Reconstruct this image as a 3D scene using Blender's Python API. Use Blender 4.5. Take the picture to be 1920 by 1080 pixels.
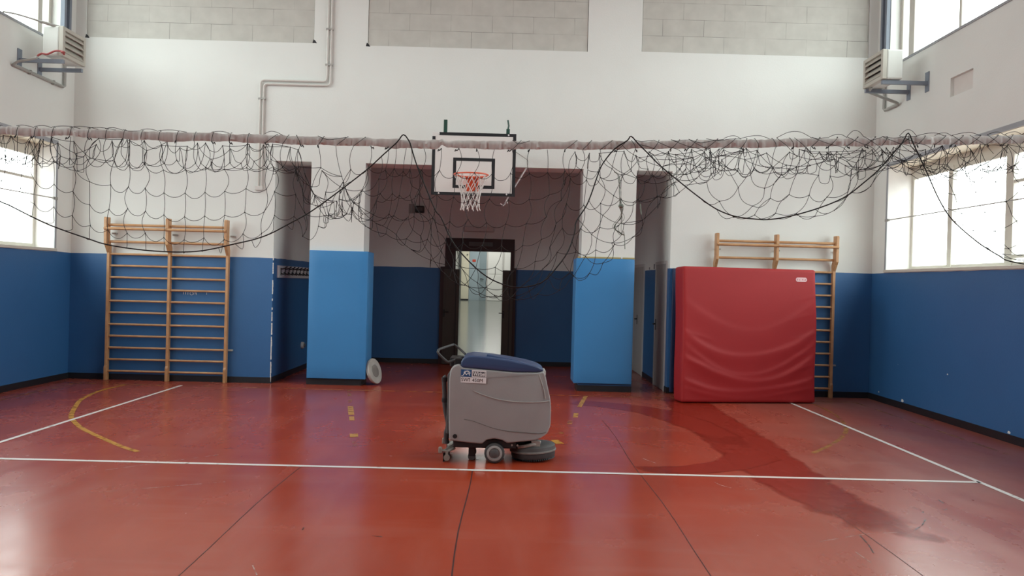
import bpy, bmesh, math, random
import numpy as np
from mathutils import Vector, Matrix
for o in list(bpy.data.objects): bpy.data.objects.remove(o)
SC = bpy.context.scene
COL = SC.collection
random.seed(7)
PI = math.pi

# ------------------------------------------------------------------ camera
F_PX = 1550.0
YAW, PITCH, ROLL, EYE = 0.0071, -0.0049, 0.0258, 1.6375
cam = bpy.data.cameras.new('camera'); cam_o = bpy.data.objects.new('camera', cam); COL.objects.link(cam_o)
cam.sensor_fit = 'HORIZONTAL'; cam.sensor_width = 36.0; cam.lens = 36.0 * F_PX / 1920.0
cam.clip_start = 0.05; cam.clip_end = 200
fw = Vector((math.sin(YAW) * math.cos(PITCH), math.cos(YAW) * math.cos(PITCH), math.sin(PITCH)))
rt = Vector((math.cos(YAW), -math.sin(YAW), 0)); up = rt.cross(fw)
rt2 = math.cos(ROLL) * rt + math.sin(ROLL) * up; up2 = -math.sin(ROLL) * rt + math.cos(ROLL) * up
M = Matrix((rt2, up2, -fw)).transposed().to_4x4(); M.translation = (0, 0, EYE)
cam_o.matrix_world = M
SC.camera = cam_o

# ------------------------------------------------------------------ world, light, exposure
SC.view_settings.view_transform = 'Standard'; SC.view_settings.look = 'None'
SC.view_settings.gamma = 1.0; SC.view_settings.use_curve_mapping = False
SC.view_settings.exposure = 1.60
SKY = 2.6
w = bpy.data.worlds.new('overcast'); SC.world = w; w.use_nodes = True
nt = w.node_tree; bg = nt.nodes['Background']; bg.inputs[1].default_value = SKY
tc = nt.nodes.new('ShaderNodeTexCoord'); sp = nt.nodes.new('ShaderNodeSeparateXYZ'); rp = nt.nodes.new('ShaderNodeValToRGB')
nt.links.new(tc.outputs['Generated'], sp.inputs[0]); nt.links.new(sp.outputs['Z'], rp.inputs[0]); nt.links.new(rp.outputs[0], bg.inputs[0])
rp.color_ramp.elements[0].position = 0.0; rp.color_ramp.elements[0].color = (0.42, 0.42, 0.42, 1)
rp.color_ramp.elements[1].position = 0.08; rp.color_ramp.elements[1].color = (0.92, 1.0, 0.985, 1)
SC.cycles.max_bounces = 10; SC.cycles.diffuse_bounces = 6; SC.cycles.glossy_bounces = 4
SC.cycles.transparent_max_bounces = 16
SC.cycles.caustics_reflective = False; SC.cycles.caustics_refractive = False
SC.cycles.sample_clamp_indirect = 6.0

XL, XR, D = -6.749, 5.690, 12.841       # side walls and far wall
YB = -7.0                               # wall behind the camera
H = 7.4                                 # ceiling height
RX0, RX1, RY = -3.62, 2.54, 16.6        # corridor behind the columns
TW = 0.5                                # thickness of the far wall
DADO = 1.945
WIN_LO = dict(y0=1.2, y1=12.38, z0=1.985, z1=3.55)
WIN_UP = dict(y0=1.2, y1=12.43, z0=5.04, z1=6.95)

def portal(x, y0, y1, z0, z1, sx):
    l = bpy.data.lights.new('window_portal', 'AREA'); l.shape = 'RECTANGLE'
    l.size = y1 - y0; l.size_y = z1 - z0; l.cycles.is_portal = True
    o = bpy.data.objects.new('window_portal', l); COL.objects.link(o)
    o.location = (x, (y0 + y1) / 2, (z0 + z1) / 2)
    # local x along world y, local -z into the room
    zax = Vector((-sx, 0, 0)); xax = Vector((0, 1, 0)); yax = zax.cross(xax)
    o.rotation_euler = Matrix((xax, yax, zax)).transposed().to_euler()
for W in (WIN_LO, WIN_UP):
    portal(XL - 0.42, W['y0'], W['y1'], W['z0'], W['z1'], 1)
    portal(XR + 0.46, W['y0'], W['y1'], W['z0'], W['z1'], -1)

def area(name, loc, rot, sx, sy, power, color=(1, 1, 1)):
    l = bpy.data.lights.new(name, 'AREA'); l.shape = 'RECTANGLE'; l.size = sx; l.size_y = sy; l.energy = power; l.color = color
    o = bpy.data.objects.new(name, l); COL.objects.link(o); o.location = loc; o.rotation_euler = rot
    return o

# ------------------------------------------------------------------ materials
def nodes_of(m):
    m.use_nodes = True
    return m.node_tree.nodes, m.node_tree.links
def mat(name, col, rough=0.6, metal=0.0, var=0.0, vscale=6.0, bump=0.0, bscale=40.0, spec=0.5, coat=0.0):
    m = bpy.data.materials.new(name); N, L = nodes_of(m); b = N['Principled BSDF']
    b.inputs['Base Color'].default_value = (*col, 1); b.inputs['Roughness'].default_value = rough
    b.inputs['Metallic'].default_value = metal; b.inputs['Specular IOR Level'].default_value = spec
    if coat: b.inputs['Coat Weight'].default_value = coat; b.inputs['Coat Roughness'].default_value = 0.15
    tc = N.new('ShaderNodeTexCoord')
    if var:
        n = N.new('ShaderNodeTexNoise'); n.inputs['Scale'].default_value = vscale; n.inputs['Detail'].default_value = 5
        mx = N.new('ShaderNodeMixRGB'); mx.inputs[1].default_value = (*[c * (1 - var) for c in col], 1)
        mx.inputs[2].default_value = (*[min(1, c * (1 + var)) for c in col], 1)
        L.new(tc.outputs['Object'], n.inputs['Vector']); L.new(n.outputs['Fac'], mx.inputs[0]); L.new(mx.outputs[0], b.inputs['Base Color'])
    if bump:
        n2 = N.new('ShaderNodeTexNoise'); n2.inputs['Scale'].default_value = bscale; n2.inputs['Detail'].default_value = 4
        bp = N.new('ShaderNodeBump'); bp.inputs['Strength'].default_value = bump; bp.inputs['Distance'].default_value = 0.01
        L.new(tc.outputs['Object'], n2.inputs['Vector']); L.new(n2.outputs['Fac'], bp.inputs['Height']); L.new(bp.outputs[0], b.inputs['Normal'])
    return m

WHITE = (0.775, 0.795, 0.772); BLUE = (0.032, 0.132, 0.325)
def wall_mat(name, dado, white=None):
    m = bpy.data.materials.new(name); N, L = nodes_of(m); b = N['Principled BSDF']
    g = N.new('ShaderNodeNewGeometry'); s = N.new('ShaderNodeSeparateXYZ'); L.new(g.outputs['Position'], s.inputs[0])
    nz = N.new('ShaderNodeTexNoise'); nz.inputs['Scale'].default_value = 1.3; nz.inputs['Detail'].default_value = 6; L.new(g.outputs['Position'], nz.inputs['Vector'])
    nf = N.new('ShaderNodeTexNoise'); nf.inputs['Scale'].default_value = 60; nf.inputs['Detail'].default_value = 3; L.new(g.outputs['Position'], nf.inputs['Vector'])
    def tint(c, a):
        mx = N.new('ShaderNodeMixRGB'); mx.inputs[1].default_value = (*[k * (1 - a) for k in c], 1); mx.inputs[2].default_value = (*[min(.95, k * (1 + a)) for k in c], 1)
        L.new(nz.outputs['Fac'], mx.inputs[0]); return mx
    wc = tint(white or WHITE, 0.05); bc = tint(BLUE, 0.10)
    # slightly wavy hand-painted edge between the blue dado and the white wall
    n1 = N.new('ShaderNodeTexNoise'); n1.inputs['Scale'].default_value = 2.0; L.new(g.outputs['Position'], n1.inputs['Vector'])
    ma = N.new('ShaderNodeMath'); ma.operation = 'MULTIPLY_ADD'; L.new(n1.outputs['Fac'], ma.inputs[0]); ma.inputs[1].default_value = 0.02; L.new(s.outputs['Z'], ma.inputs[2])
    lt = N.new('ShaderNodeMath'); lt.operation = 'LESS_THAN'; L.new(ma.outputs[0], lt.inputs[0]); lt.inputs[1].default_value = dado + 0.01
    mx = N.new('ShaderNodeMixRGB'); L.new(lt.outputs[0], mx.inputs[0]); L.new(wc.outputs[0], mx.inputs[1]); L.new(bc.outputs[0], mx.inputs[2])
    L.new(mx.outputs[0], b.inputs['Base Color'])
    rr = N.new('ShaderNodeMath'); rr.operation = 'MULTIPLY_ADD'; L.new(lt.outputs[0], rr.inputs[0]); rr.inputs[1].default_value = -0.38; rr.inputs[2].default_value = 0.85
    L.new(rr.outputs[0], b.inputs['Roughness'])
    bp = N.new('ShaderNodeBump'); bp.inputs['Strength'].default_value = 0.12; bp.inputs['Distance'].default_value = 0.01
    L.new(nf.outputs['Fac'], bp.inputs['Height']); L.new(bp.outputs[0], b.inputs['Normal'])
    return m
M_WALL = wall_mat('painted plaster with blue dado', DADO)
M_WHITE = mat('white plaster', WHITE, 0.85, var=0.04, bump=0.1)
M_CEIL = mat('ceiling paint', (0.8, 0.79, 0.77), 0.9)
M_BASE = mat('black rubber skirting', (0.012, 0.013, 0.017), 0.45)

def block_mat():
    m = bpy.data.materials.new('aerated concrete blocks'); N, L = nodes_of(m); b = N['Principled BSDF']; b.inputs['Roughness'].default_value = 0.9
    tc = N.new('ShaderNodeTexCoord'); s = N.new('ShaderNodeSeparateXYZ'); c = N.new('ShaderNodeCombineXYZ')
    L.new(tc.outputs['Object'], s.inputs[0]); L.new(s.outputs['X'], c.inputs['X']); L.new(s.outputs['Z'], c.inputs['Y'])
    wob = N.new('ShaderNodeTexNoise'); wob.inputs['Scale'].default_value = 3; wob.inputs['Detail'].default_value = 3
    L.new(tc.outputs['Object'], wob.inputs['Vector'])
    add = N.new('ShaderNodeMixRGB'); add.blend_type = 'LINEAR_LIGHT'; add.inputs[0].default_value = 0.006; L.new(c.outputs[0], add.inputs[1]); L.new(wob.outputs['Color'], add.inputs[2])
    br = N.new('ShaderNodeTexBrick'); L.new(add.outputs[0], br.inputs['Vector'])
    br.inputs['Scale'].default_value = 1; br.inputs['Brick Width'].default_value = 0.64; br.inputs['Row Height'].default_value = 0.257
    br.inputs['Mortar Size'].default_value = 0.0035; br.inputs['Mortar Smooth'].default_value = 0.4; br.offset = 0.5; br.offset_frequency = 2
    br.inputs['Color1'].default_value = (0.65, 0.65, 0.605, 1); br.inputs['Color2'].default_value = (0.61, 0.605, 0.56, 1)
    br.inputs['Mortar'].default_value = (0.17, 0.165, 0.15, 1)
    n = N.new('ShaderNodeTexNoise'); n.inputs['Scale'].default_value = 5; n.inputs['Detail'].default_value = 6; L.new(tc.outputs['Object'], n.inputs['Vector'])
    # mortar is visible in places only
    n3 = N.new('ShaderNodeTexNoise'); n3.inputs['Scale'].default_value = 1.9; L.new(tc.outputs['Object'], n3.inputs['Vector'])
    r3 = N.new('ShaderNodeMapRange'); r3.inputs[1].default_value = 0.38; r3.inputs[2].default_value = 0.62; r3.inputs[3].default_value = 0.10; r3.inputs[4].default_value = 0.8
    L.new(n3.outputs['Fac'], r3.inputs[0])
    base = N.new('ShaderNodeMixRGB'); base.inputs[1].default_value = (0.64, 0.635, 0.59, 1); L.new(br.outputs['Color'], base.inputs[2]); L.new(r3.outputs[0], base.inputs[0])
    mu = N.new('ShaderNodeMixRGB'); mu.blend_type = 'MULTIPLY'; mu.inputs[0].default_value = 0.25; L.new(base.outputs[0], mu.inputs[1]); L.new(n.outputs['Fac'], mu.inputs[2])
    L.new(mu.outputs[0], b.inputs['Base Color'])
    iv = N.new('ShaderNodeMath'); iv.operation = 'SUBTRACT'; iv.inputs[0].default_value = 1; L.new(br.outputs['Fac'], iv.inputs[1])
    bp = N.new('ShaderNodeBump'); bp.inputs['Strength'].default_value = 0.4; bp.inputs['Distance'].default_value = 0.006; L.new(iv.outputs[0], bp.inputs['Height']); L.new(bp.outputs[0], b.inputs['Normal'])
    return m
M_BLOCK = block_mat()

def floor_mat():
    m = bpy.data.materials.new('red sports linoleum'); N, L = nodes_of(m); b = N['Principled BSDF']
    g = N.new('ShaderNodeNewGeometry'); pos = g.outputs['Position']
    def noise(scale, detail=5, stretch=(1, 1, 1), rot=0.0, dist=0.0):
        mp = N.new('ShaderNodeMapping'); mp.inputs['Scale'].default_value = stretch; mp.inputs['Rotation'].default_value = (0, 0, rot)
        L.new(pos, mp.inputs['Vector'])
        n = N.new('ShaderNodeTexNoise'); n.inputs['Scale'].default_value = scale; n.inputs['Detail'].default_value = detail; n.inputs['Distortion'].default_value = dist
        L.new(mp.outputs[0], n.inputs['Vector']); return n.outputs['Fac']
    def rng(src, a, c, lo=0.0, hi=1.0):
        r = N.new('ShaderNodeMapRange'); r.inputs[1].default_value = a; r.inputs[2].default_value = c; r.inputs[3].default_value = lo; r.inputs[4].default_value = hi
        L.new(src, r.inputs[0]); return r.outputs[0]
    def mix(fac, a, c):
        x = N.new('ShaderNodeMixRGB')
        for i, v in ((0, fac), (1, a), (2, c)):
            if hasattr(v, 'links'): L.new(v, x.inputs[i])
            else: x.inputs[i].default_value = v if i == 0 else (*v, 1)
        return x.outputs[0]
    def mth(op, a, c):
        x = N.new('ShaderNodeMath'); x.operation = op
        for i, v in ((0, a), (1, c)):
            if hasattr(v, 'links'): L.new(v, x.inputs[i])
            else: x.inputs[i].default_value = v
        return x.outputs[0]
    s = N.new('ShaderNodeSeparateXYZ'); L.new(pos, s.inputs[0])
    red = mix(rng(noise(0.7, 4), 0.35, 0.65), (0.350, 0.042, 0.0155), (0.405, 0.055, 0.0205))
    # dry dust not yet washed away: towards the right-hand side and the left foreground
    right = rng(s.outputs['X'], 1.2, 4.6)
    left = rng(s.outputs['X'], -1.8, -4.5)
    dust0 = mth('MAXIMUM', right, mth('MULTIPLY', left, 0.35))
    dust = mth('MULTIPLY', dust0, rng(noise(1.1, 6, (1, .45, 1), 0.3, 0.6), 0.25, 0.75, 0.35, 1.0))
    c1 = mix(mth('MULTIPLY', dust, 0.74), red, (0.25, 0.138, 0.122))
    sc1 = rng(noise(2.6, 8, (1.0, .22, 1), 0.55, 0.3), 0.50, 0.85)
    sc2 = rng(noise(2.2, 8, (.25, 1.3, 1), -0.35, 0.4), 0.52, 0.86)
    scuff = mth('MAXIMUM', sc1, sc2)
    c2 = mix(mth('MULTIPLY', scuff, 0.10), c1, (0.62, 0.36, 0.30))
    dark = rng(noise(9, 4, (1, .35, 1), -0.4), 0.74, 0.80)
    c3 = mix(mth('MULTIPLY', dark, 0.12), c2, (0.10, 0.03, 0.03))
    L.new(c3, b.inputs['Base Color'])
    r0 = mth('ADD', rng(noise(3.0, 6, (1, .4, 1), 0.4), 0.3, 0.7, 0.17, 0.27), mth('MULTIPLY', dust, 0.16))
    L.new(mth('ADD', r0, mth('MULTIPLY', scuff, 0.05)), b.inputs['Roughness'])
    b.inputs['Specular IOR Level'].default_value = 0.45
    bp = N.new('ShaderNodeBump'); bp.inputs['Strength'].default_value = 0.05; bp.inputs['Distance'].default_value = 0.02
    L.new(noise(4.0, 3), bp.inputs['Height']); L.new(bp.outputs[0], b.inputs['Normal'])
    return m
M_FLOOR = floor_mat()

def worn_paint(name, col, lo, hi, scale):
    m = bpy.data.materials.new(name); N, L = nodes_of(m); b = N['Principled BSDF']; out = N['Material Output']
    b.inputs['Base Color'].default_value = (*col, 1); b.inputs['Roughness'].default_value = 0.35
    tr = N.new('ShaderNodeBsdfTransparent'); mx = N.new('ShaderNodeMixShader'); g = N.new('ShaderNodeNewGeometry')
    n = N.new('ShaderNodeTexNoise'); n.inputs['Scale'].default_value = scale; n.inputs['Detail'].default_value = 5; L.new(g.outputs['Position'], n.inputs['Vector'])
    r = N.new('ShaderNodeMapRange'); r.inputs[1].default_value = lo; r.inputs[2].default_value = hi; L.new(n.outputs['Fac'], r.inputs[0])
    L.new(r.outputs[0], mx.inputs[0]); L.new(tr.outputs[0], mx.inputs[1]); L.new(b.outputs[0], mx.inputs[2]); L.new(mx.outputs[0], out.inputs[0])
    return m
M_WLINE = worn_paint('white court paint', (0.80, 0.76, 0.73), 0.22, 0.36, 7)
M_YLINE = worn_paint('yellow court paint', (0.55, 0.26, 0.03), 0.26, 0.50, 12)
M_YFAINT = worn_paint('faded yellow court paint', (0.42, 0.19, 0.05), 0.38, 0.66, 6)
M_JOINT = mat('floor seam', (0.06, 0.012, 0.01), 0.5)
M_SCUFF = worn_paint('black scuff', (0.03, 0.015, 0.015), 0.35, 0.6, 14)
M_SCUFFW = worn_paint('pale scuff', (0.62, 0.42, 0.36), 0.40, 0.62, 12)

def wet_mat():
    m = bpy.data.materials.new('wet swath'); N, L = nodes_of(m); b = N['Principled BSDF']; out = N['Material Output']
    b.inputs['Base Color'].default_value = (0.29, 0.026, 0.011, 1); b.inputs['Roughness'].default_value = 0.22
    a = N.new('ShaderNodeAttribute'); a.attribute_name = 'edge'
    g = N.new('ShaderNodeNewGeometry'); n = N.new('ShaderNodeTexNoise'); n.inputs['Scale'].default_value = 3.5; n.inputs['Detail'].default_value = 6; L.new(g.outputs['Position'], n.inputs['Vector'])
    ad = N.new('ShaderNodeMath'); ad.operation = 'ADD'; L.new(a.outputs['Fac'], ad.inputs[0]); L.new(n.outputs['Fac'], ad.inputs[1])
    r = N.new('ShaderNodeMapRange'); r.inputs[1].default_value = 0.55; r.inputs[2].default_value = 0.95; r.inputs[4].default_value = 0.9; L.new(ad.outputs[0], r.inputs[0])
    tr = N.new('ShaderNodeBsdfTransparent'); mx = N.new('ShaderNodeMixShader')
    L.new(r.outputs[0], mx.inputs[0]); L.new(tr.outputs[0], mx.inputs[1]); L.new(b.outputs[0], mx.inputs[2]); L.new(mx.outputs[0], out.inputs[0])
    return m
M_WET = wet_mat()

def wood_mat():
    m = bpy.data.materials.new('varnished beech'); N, L = nodes_of(m); b = N['Principled BSDF']; b.inputs['Roughness'].default_value = 0.38
    tc = N.new('ShaderNodeTexCoord'); mp = N.new('ShaderNodeMapping'); mp.inputs['Scale'].default_value = (3, 30, 3); L.new(tc.outputs['Object'], mp.inputs['Vector'])
    n = N.new('ShaderNodeTexNoise'); n.inputs['Scale'].default_value = 2; n.inputs['Detail'].default_value = 6; L.new(mp.outputs[0], n.inputs['Vector'])
    r = N.new('ShaderNodeValToRGB'); r.color_ramp.elements[0].color = (0.44, 0.225, 0.10, 1); r.color_ramp.elements[1].color = (0.60, 0.34, 0.165, 1)
    r.color_ramp.elements[0].position = .3; r.color_ramp.elements[1].position = .7
    L.new(n.outputs['Fac'], r.inputs[0]); L.new(r.outputs[0], b.inputs['Base Color']); return m
M_WOOD = wood_mat()

def glass_mat():
    m = bpy.data.materials.new('window glass'); N, L = nodes_of(m); N.remove(N['Principled BSDF']); out = N['Material Output']
    t = N.new('ShaderNodeBsdfTransparent'); t.inputs[0].default_value = (0.97, 0.98, 0.97, 1); gl = N.new('ShaderNodeBsdfGlossy'); gl.inputs['Roughness'].default_value = 0.03
    mx = N.new('ShaderNodeMixShader'); mx.inputs[0].default_value = 0.05; L.new(t.outputs[0], mx.inputs[1]); L.new(gl.outputs[0], mx.inputs[2]); L.new(mx.outputs[0], out.inputs[0])
    return m
M_GLASS = glass_mat()
M_PAD = mat('light blue vinyl pad', (0.045, 0.235, 0.53), 0.42, var=0.05, vscale=2)
M_RED = mat('red vinyl cover', (0.355, 0.021, 0.024), 0.55, var=0.10, vscale=1.5, bump=0.05, bscale=25, spec=0.3)
M_REDEDGE = mat('dark red vinyl side', (0.34, 0.03, 0.045), 0.45)
M_BLACK = mat('black plastic', (0.014, 0.014, 0.016), 0.45)
M_RUBBER = mat('dark grey rubber', (0.05, 0.05, 0.053), 0.6, var=0.2, vscale=20)
M_DGREY = mat('charcoal plastic', (0.09, 0.09, 0.092), 0.5, var=0.15, vscale=15)
M_GREY = mat('grey moulded plastic', (0.305, 0.300, 0.303), 0.48, var=0.08, vscale=5, bump=0.05, bscale=60)
M_LGREY = mat('light grey plastic', (0.55, 0.54, 0.52), 0.5, var=0.06)
M_STEEL = mat('dirty steel', (0.42, 0.40, 0.37), 0.45, metal=0.6, var=0.2, vscale=12)
M_SQ = mat('worn grey casting', (0.27, 0.25, 0.225), 0.5, metal=0.3, var=0.25, vscale=18)
M_NAVY = mat('navy plastic lid', (0.035, 0.065, 0.155), 0.40, var=0.10, vscale=4)
M_ALU = mat('painted heater casing', (0.66, 0.68, 0.65), 0.45, var=0.05)
M_BEIGE = mat('beige heater louver', (0.50, 0.485, 0.43), 0.5)
M_BLUEST = mat('blue grey painted steel', (0.20, 0.235, 0.29), 0.45, var=0.10)
M_GALV = mat('galvanised grey', (0.38, 0.38, 0.36), 0.5, var=0.1)
M_CONDUIT = mat('off white conduit', (0.66, 0.64, 0.61), 0.6)
M_FRAME = mat('off white window frame', (0.62, 0.60, 0.54), 0.55, var=0.06)
M_EDGE = mat('blue grey frame edge', (0.34, 0.36, 0.39), 0.55, var=0.1)
M_BRICK = mat('whitewashed reveal', (0.74, 0.72, 0.69), 0.9, var=0.08, bump=0.6, bscale=9)
M_TAPE = mat('grubby net tape with painted wrinkles', (0.86, 0.84, 0.80), 0.9, var=0.22, vscale=9)
_n = [n for n in M_TAPE.node_tree.nodes if n.type == 'TEX_NOISE'][0]; _mp = M_TAPE.node_tree.nodes.new('ShaderNodeMapping'); _mp.inputs['Scale'].default_value = (5, 1, 1)  # stretched streaks paint the shading of wrinkles into the tape colour
_tc = [n for n in M_TAPE.node_tree.nodes if n.type == 'TEX_COORD'][0]; M_TAPE.node_tree.links.new(_tc.outputs['Object'], _mp.inputs[0]); M_TAPE.node_tree.links.new(_mp.outputs[0], _n.inputs['Vector'])
M_CORD = mat('black net cord', (0.024, 0.024, 0.026), 0.75)
M_ROPE = mat('black rope', (0.012, 0.012, 0.013), 0.7)
M_STRING = mat('frayed grey green string', (0.28, 0.33, 0.29), 0.9)
M_BOARD = mat('white backboard', (0.80, 0.79, 0.77), 0.35)
M_BLINE = mat('black board marking', (0.016, 0.018, 0.022), 0.45)
M_ORANGE = mat('orange painted ring', (0.80, 0.13, 0.06), 0.4)
M_GREEN = mat('dark green painted steel', (0.014, 0.062, 0.045), 0.5)
M_NETW = mat('white hoop net', (0.70, 0.67, 0.65), 0.85)
M_CRANK = mat('pinkish white rod', (0.62, 0.55, 0.56), 0.5)
M_MAROON = mat('dark maroon door frame', (0.035, 0.012, 0.014), 0.45)
M_OLIVE = mat('dark olive door leaf', (0.060, 0.050, 0.040), 0.5, var=0.12)
M_DWHITE = mat('pale grey door', (0.42, 0.41, 0.39), 0.55, var=0.06)
M_PLATE = mat('grey plate', (0.10, 0.11, 0.11), 0.5)
M_PASS = mat('dull grey plate', (0.40, 0.385, 0.36), 0.9)
M_NAVYPOST = mat('navy padding', (0.014, 0.028, 0.085), 0.5)
M_TXT = mat('sticker black', (0.02, 0.02, 0.025), 0.5)
M_STK = mat('sticker white', (0.78, 0.78, 0.80), 0.5)
M_STKB = mat('sticker blue', (0.02, 0.09, 0.24), 0.45)
M_STKD = mat('sticker dark grey', (0.10, 0.10, 0.11), 0.5)
M_HFLOOR = mat('grey hall tiles', (0.27, 0.29, 0.27), 0.16, var=0.18, vscale=1.2)
M_HWALL = mat('hall white paint', (0.80, 0.80, 0.77), 0.7)
M_HCREAM = mat('cream door', (0.80, 0.76, 0.60), 0.5)
M_HBLUE = mat('grey blue paint', (0.36, 0.45, 0.50), 0.5)
M_HBLUE2 = mat('darker grey blue paint', (0.25, 0.32, 0.35), 0.5)
M_SIGNRED = mat('red sign', (0.55, 0.06, 0.03), 0.5)
M_CHIP = mat('bare plaster chip', (0.72, 0.72, 0.70), 0.9)
M_PADDISC = mat('dirty pad holder', (0.44, 0.43, 0.40), 0.6, var=0.35, vscale=9)
M_GOLD = mat('wooden batten', (0.42, 0.33, 0.14), 0.6)

# ------------------------------------------------------------------ mesh helpers
class MB:
    def __init__(s): s.v = []; s.f = []; s.mi = []; s.cur = 0; s.merge = False
    def add(s, v, f, M=None):
        b = len(s.v)
        s.v += [tuple(M @ Vector(p)) for p in v] if M else [tuple(p) for p in v]
        s.f += [tuple(i + b for i in q) for q in f]; s.mi += [s.cur] * len(f); return s
    def box(s, x0, x1, y0, y1, z0, z1, M=None):
        v = [(x, y, z) for z in (z0, z1) for y in (y0, y1) for x in (x0, x1)]
        return s.add(v, [(0, 2, 3, 1), (4, 5, 7, 6), (0, 1, 5, 4), (2, 6, 7, 3), (0, 4, 6, 2), (1, 3, 7, 5)], M)
    def prism(s, poly, a, b, axis='y', M=None):
        """poly: 2D points; extruded from a to b along axis (x: poly=(y,z), y: poly=(x,z), z: poly=(x,y))"""
        n = len(poly)
        def pt(p, t): return {'x': (t, p[0], p[1]), 'y': (p[0], t, p[1]), 'z': (p[0], p[1], t)}[axis]
        v = [pt(p, a) for p in poly] + [pt(p, b) for p in poly]
        f = [tuple(range(n))[::-1], tuple(range(n, 2 * n))] + [(i, (i + 1) % n, n + (i + 1) % n, n + i) for i in range(n)]
        return s.add(v, f, M)
    def tube(s, pts, r, n=8, closed=False, caps=True):
        P = [Vector(p) for p in pts]; k = len(P)
        if k < 2: return s
        v = []; prev = None
        for i in range(k):
            if closed: t = P[(i + 1) % k] - P[i - 1]
            else: t = P[min(i + 1, k - 1)] - P[max(i - 1, 0)]
            if t.length < 1e-9: t = Vector((0, 0, 1))
            t.normalize()
            if prev is None:
                a = Vector((0, 0, 1)) if abs(t.z) < 0.9 else Vector((1, 0, 0)); u = t.cross(a).normalized()
            else:
                u = prev - t * prev.dot(t)
                u = u.normalized() if u.length > 1e-6 else t.orthogonal().normalized()
            prev = u; w_ = t.cross(u); rr = r[i] if hasattr(r, '__len__') else r
            for j in range(n):
                a = 2 * PI * j / n; v.append(tuple(P[i] + u * (rr * math.cos(a)) + w_ * (rr * math.sin(a))))
        f = []
        for i in range(k if closed else k - 1):
            for j in range(n):
                a = i * n + j; b2 = i * n + (j + 1) % n; i2 = (i + 1) % k
                f.append((a, b2, i2 * n + (j + 1) % n, i2 * n + j))
        if caps and not closed: f += [tuple(range(n))[::-1], tuple((k - 1) * n + j for j in range(n))]
        return s.add(v, f)
    def lathe(s, prof, n=32, M=None, caps=True):
        """prof: (radius, height) about local z"""
        v = []; k = len(prof)
        for r, z in prof:
            for j in range(n):
                a = 2 * PI * j / n; v.append((r * math.cos(a), r * math.sin(a), z))
        f = [(i * n + j, i * n + (j + 1) % n, (i + 1) * n + (j + 1) % n, (i + 1) * n + j) for i in range(k - 1) for j in range(n)]
        if caps: f += [tuple(range(n))[::-1], tuple((k - 1) * n + j for j in range(n))]
        return s.add(v, f, M)
    def rbox(s, hx, hy, hz, r, n=(6, 3, 6), disp=None, M=None):
        def ax(h, k):
            c = [-h, -h + .3 * r, -h + r]; c += [-h + r + (2 * h - 2 * r) * i / k for i in range(1, k)]; return c + [h - r, h - .3 * r, h]
        A = [ax(h, k) for h, k in zip((hx, hy, hz), n)]; Hh = (hx, hy, hz); cache = {}; v = []; f = []
        def idx(i, j, k):
            key = (i, j, k)
            if key in cache: return cache[key]
            p = Vector((A[0][i], A[1][j], A[2][k])); q = Vector([max(-(h - r), min(h - r, c)) for c, h in zip(p, Hh)])
            d = p - q
            if d.length > 1e-9: p = q + d.normalized() * r
            if disp: p = Vector(disp(p))
            cache[key] = len(v); v.append(tuple(p)); return cache[key]
        na, nb, nc = (len(a) for a in A)
        for i in range(na - 1):
            for j in range(nb - 1):
                f.append((idx(i, j, 0), idx(i, j + 1, 0), idx(i + 1, j + 1, 0), idx(i + 1, j, 0)))
                f.append((idx(i, j, nc - 1), idx(i + 1, j, nc - 1), idx(i + 1, j + 1, nc - 1), idx(i, j + 1, nc - 1)))
            for k in range(nc - 1):
                f.append((idx(i, 0, k), idx(i + 1, 0, k), idx(i + 1, 0, k + 1), idx(i, 0, k + 1)))
                f.append((idx(i, nb - 1, k), idx(i, nb - 1, k + 1), idx(i + 1, nb - 1, k + 1), idx(i + 1, nb - 1, k)))
        for j in range(nb - 1):
            for k in range(nc - 1):
                f.append((idx(0, j, k), idx(0, j, k + 1), idx(0, j + 1, k + 1), idx(0, j + 1, k)))
                f.append((idx(na - 1, j, k), idx(na - 1, j + 1, k), idx(na - 1, j + 1, k + 1), idx(na - 1, j, k + 1)))
        return s.add(v, f, M)
    def slab(s, axis, a, b, u0, u1, z0, z1, holes):
        """wall slab between a and b along axis ('x' or 'y'), spanning u0..u1 along the other, with rectangular holes (u0,u1,z0,z1)"""
        s.merge = True
        U = sorted({u0, u1, *[h[0] for h in holes], *[h[1] for h in holes]}); Z = sorted({z0, z1, *[h[2] for h in holes], *[h[3] for h in holes]})
        U = [u for u in U if u0 <= u <= u1]; Z = [z for z in Z if z0 <= z <= z1]
        solid = {}
        for i in range(len(U) - 1):
            for k in range(len(Z) - 1):
                cu, cz = (U[i] + U[i + 1]) / 2, (Z[k] + Z[k + 1]) / 2
                solid[i, k] = not any(h[0] < cu < h[1] and h[2] < cz < h[3] for h in holes)
        def pt(t, u, z): return (t, u, z) if axis == 'x' else (u, t, z)
        for (i, k), on in solid.items():
            if not on: continue
            ua, ub, za, zb = U[i], U[i + 1], Z[k], Z[k + 1]
            for t in (a, b): s.add([pt(t, ua, za), pt(t, ub, za), pt(t, ub, zb), pt(t, ua, zb)], [(0, 1, 2, 3)])
            for di, dk, q in ((-1, 0, [(ua, za), (ua, zb)]), (1, 0, [(ub, za), (ub, zb)]), (0, -1, [(ua, za), (ub, za)]), (0, 1, [(ua, zb), (ub, zb)])):
                if not solid.get((i + di, k + dk), False):
                    s.add([pt(a, *q[0]), pt(a, *q[1]), pt(b, *q[1]), pt(b, *q[0])], [(0, 1, 2, 3)])
        return s
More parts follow.
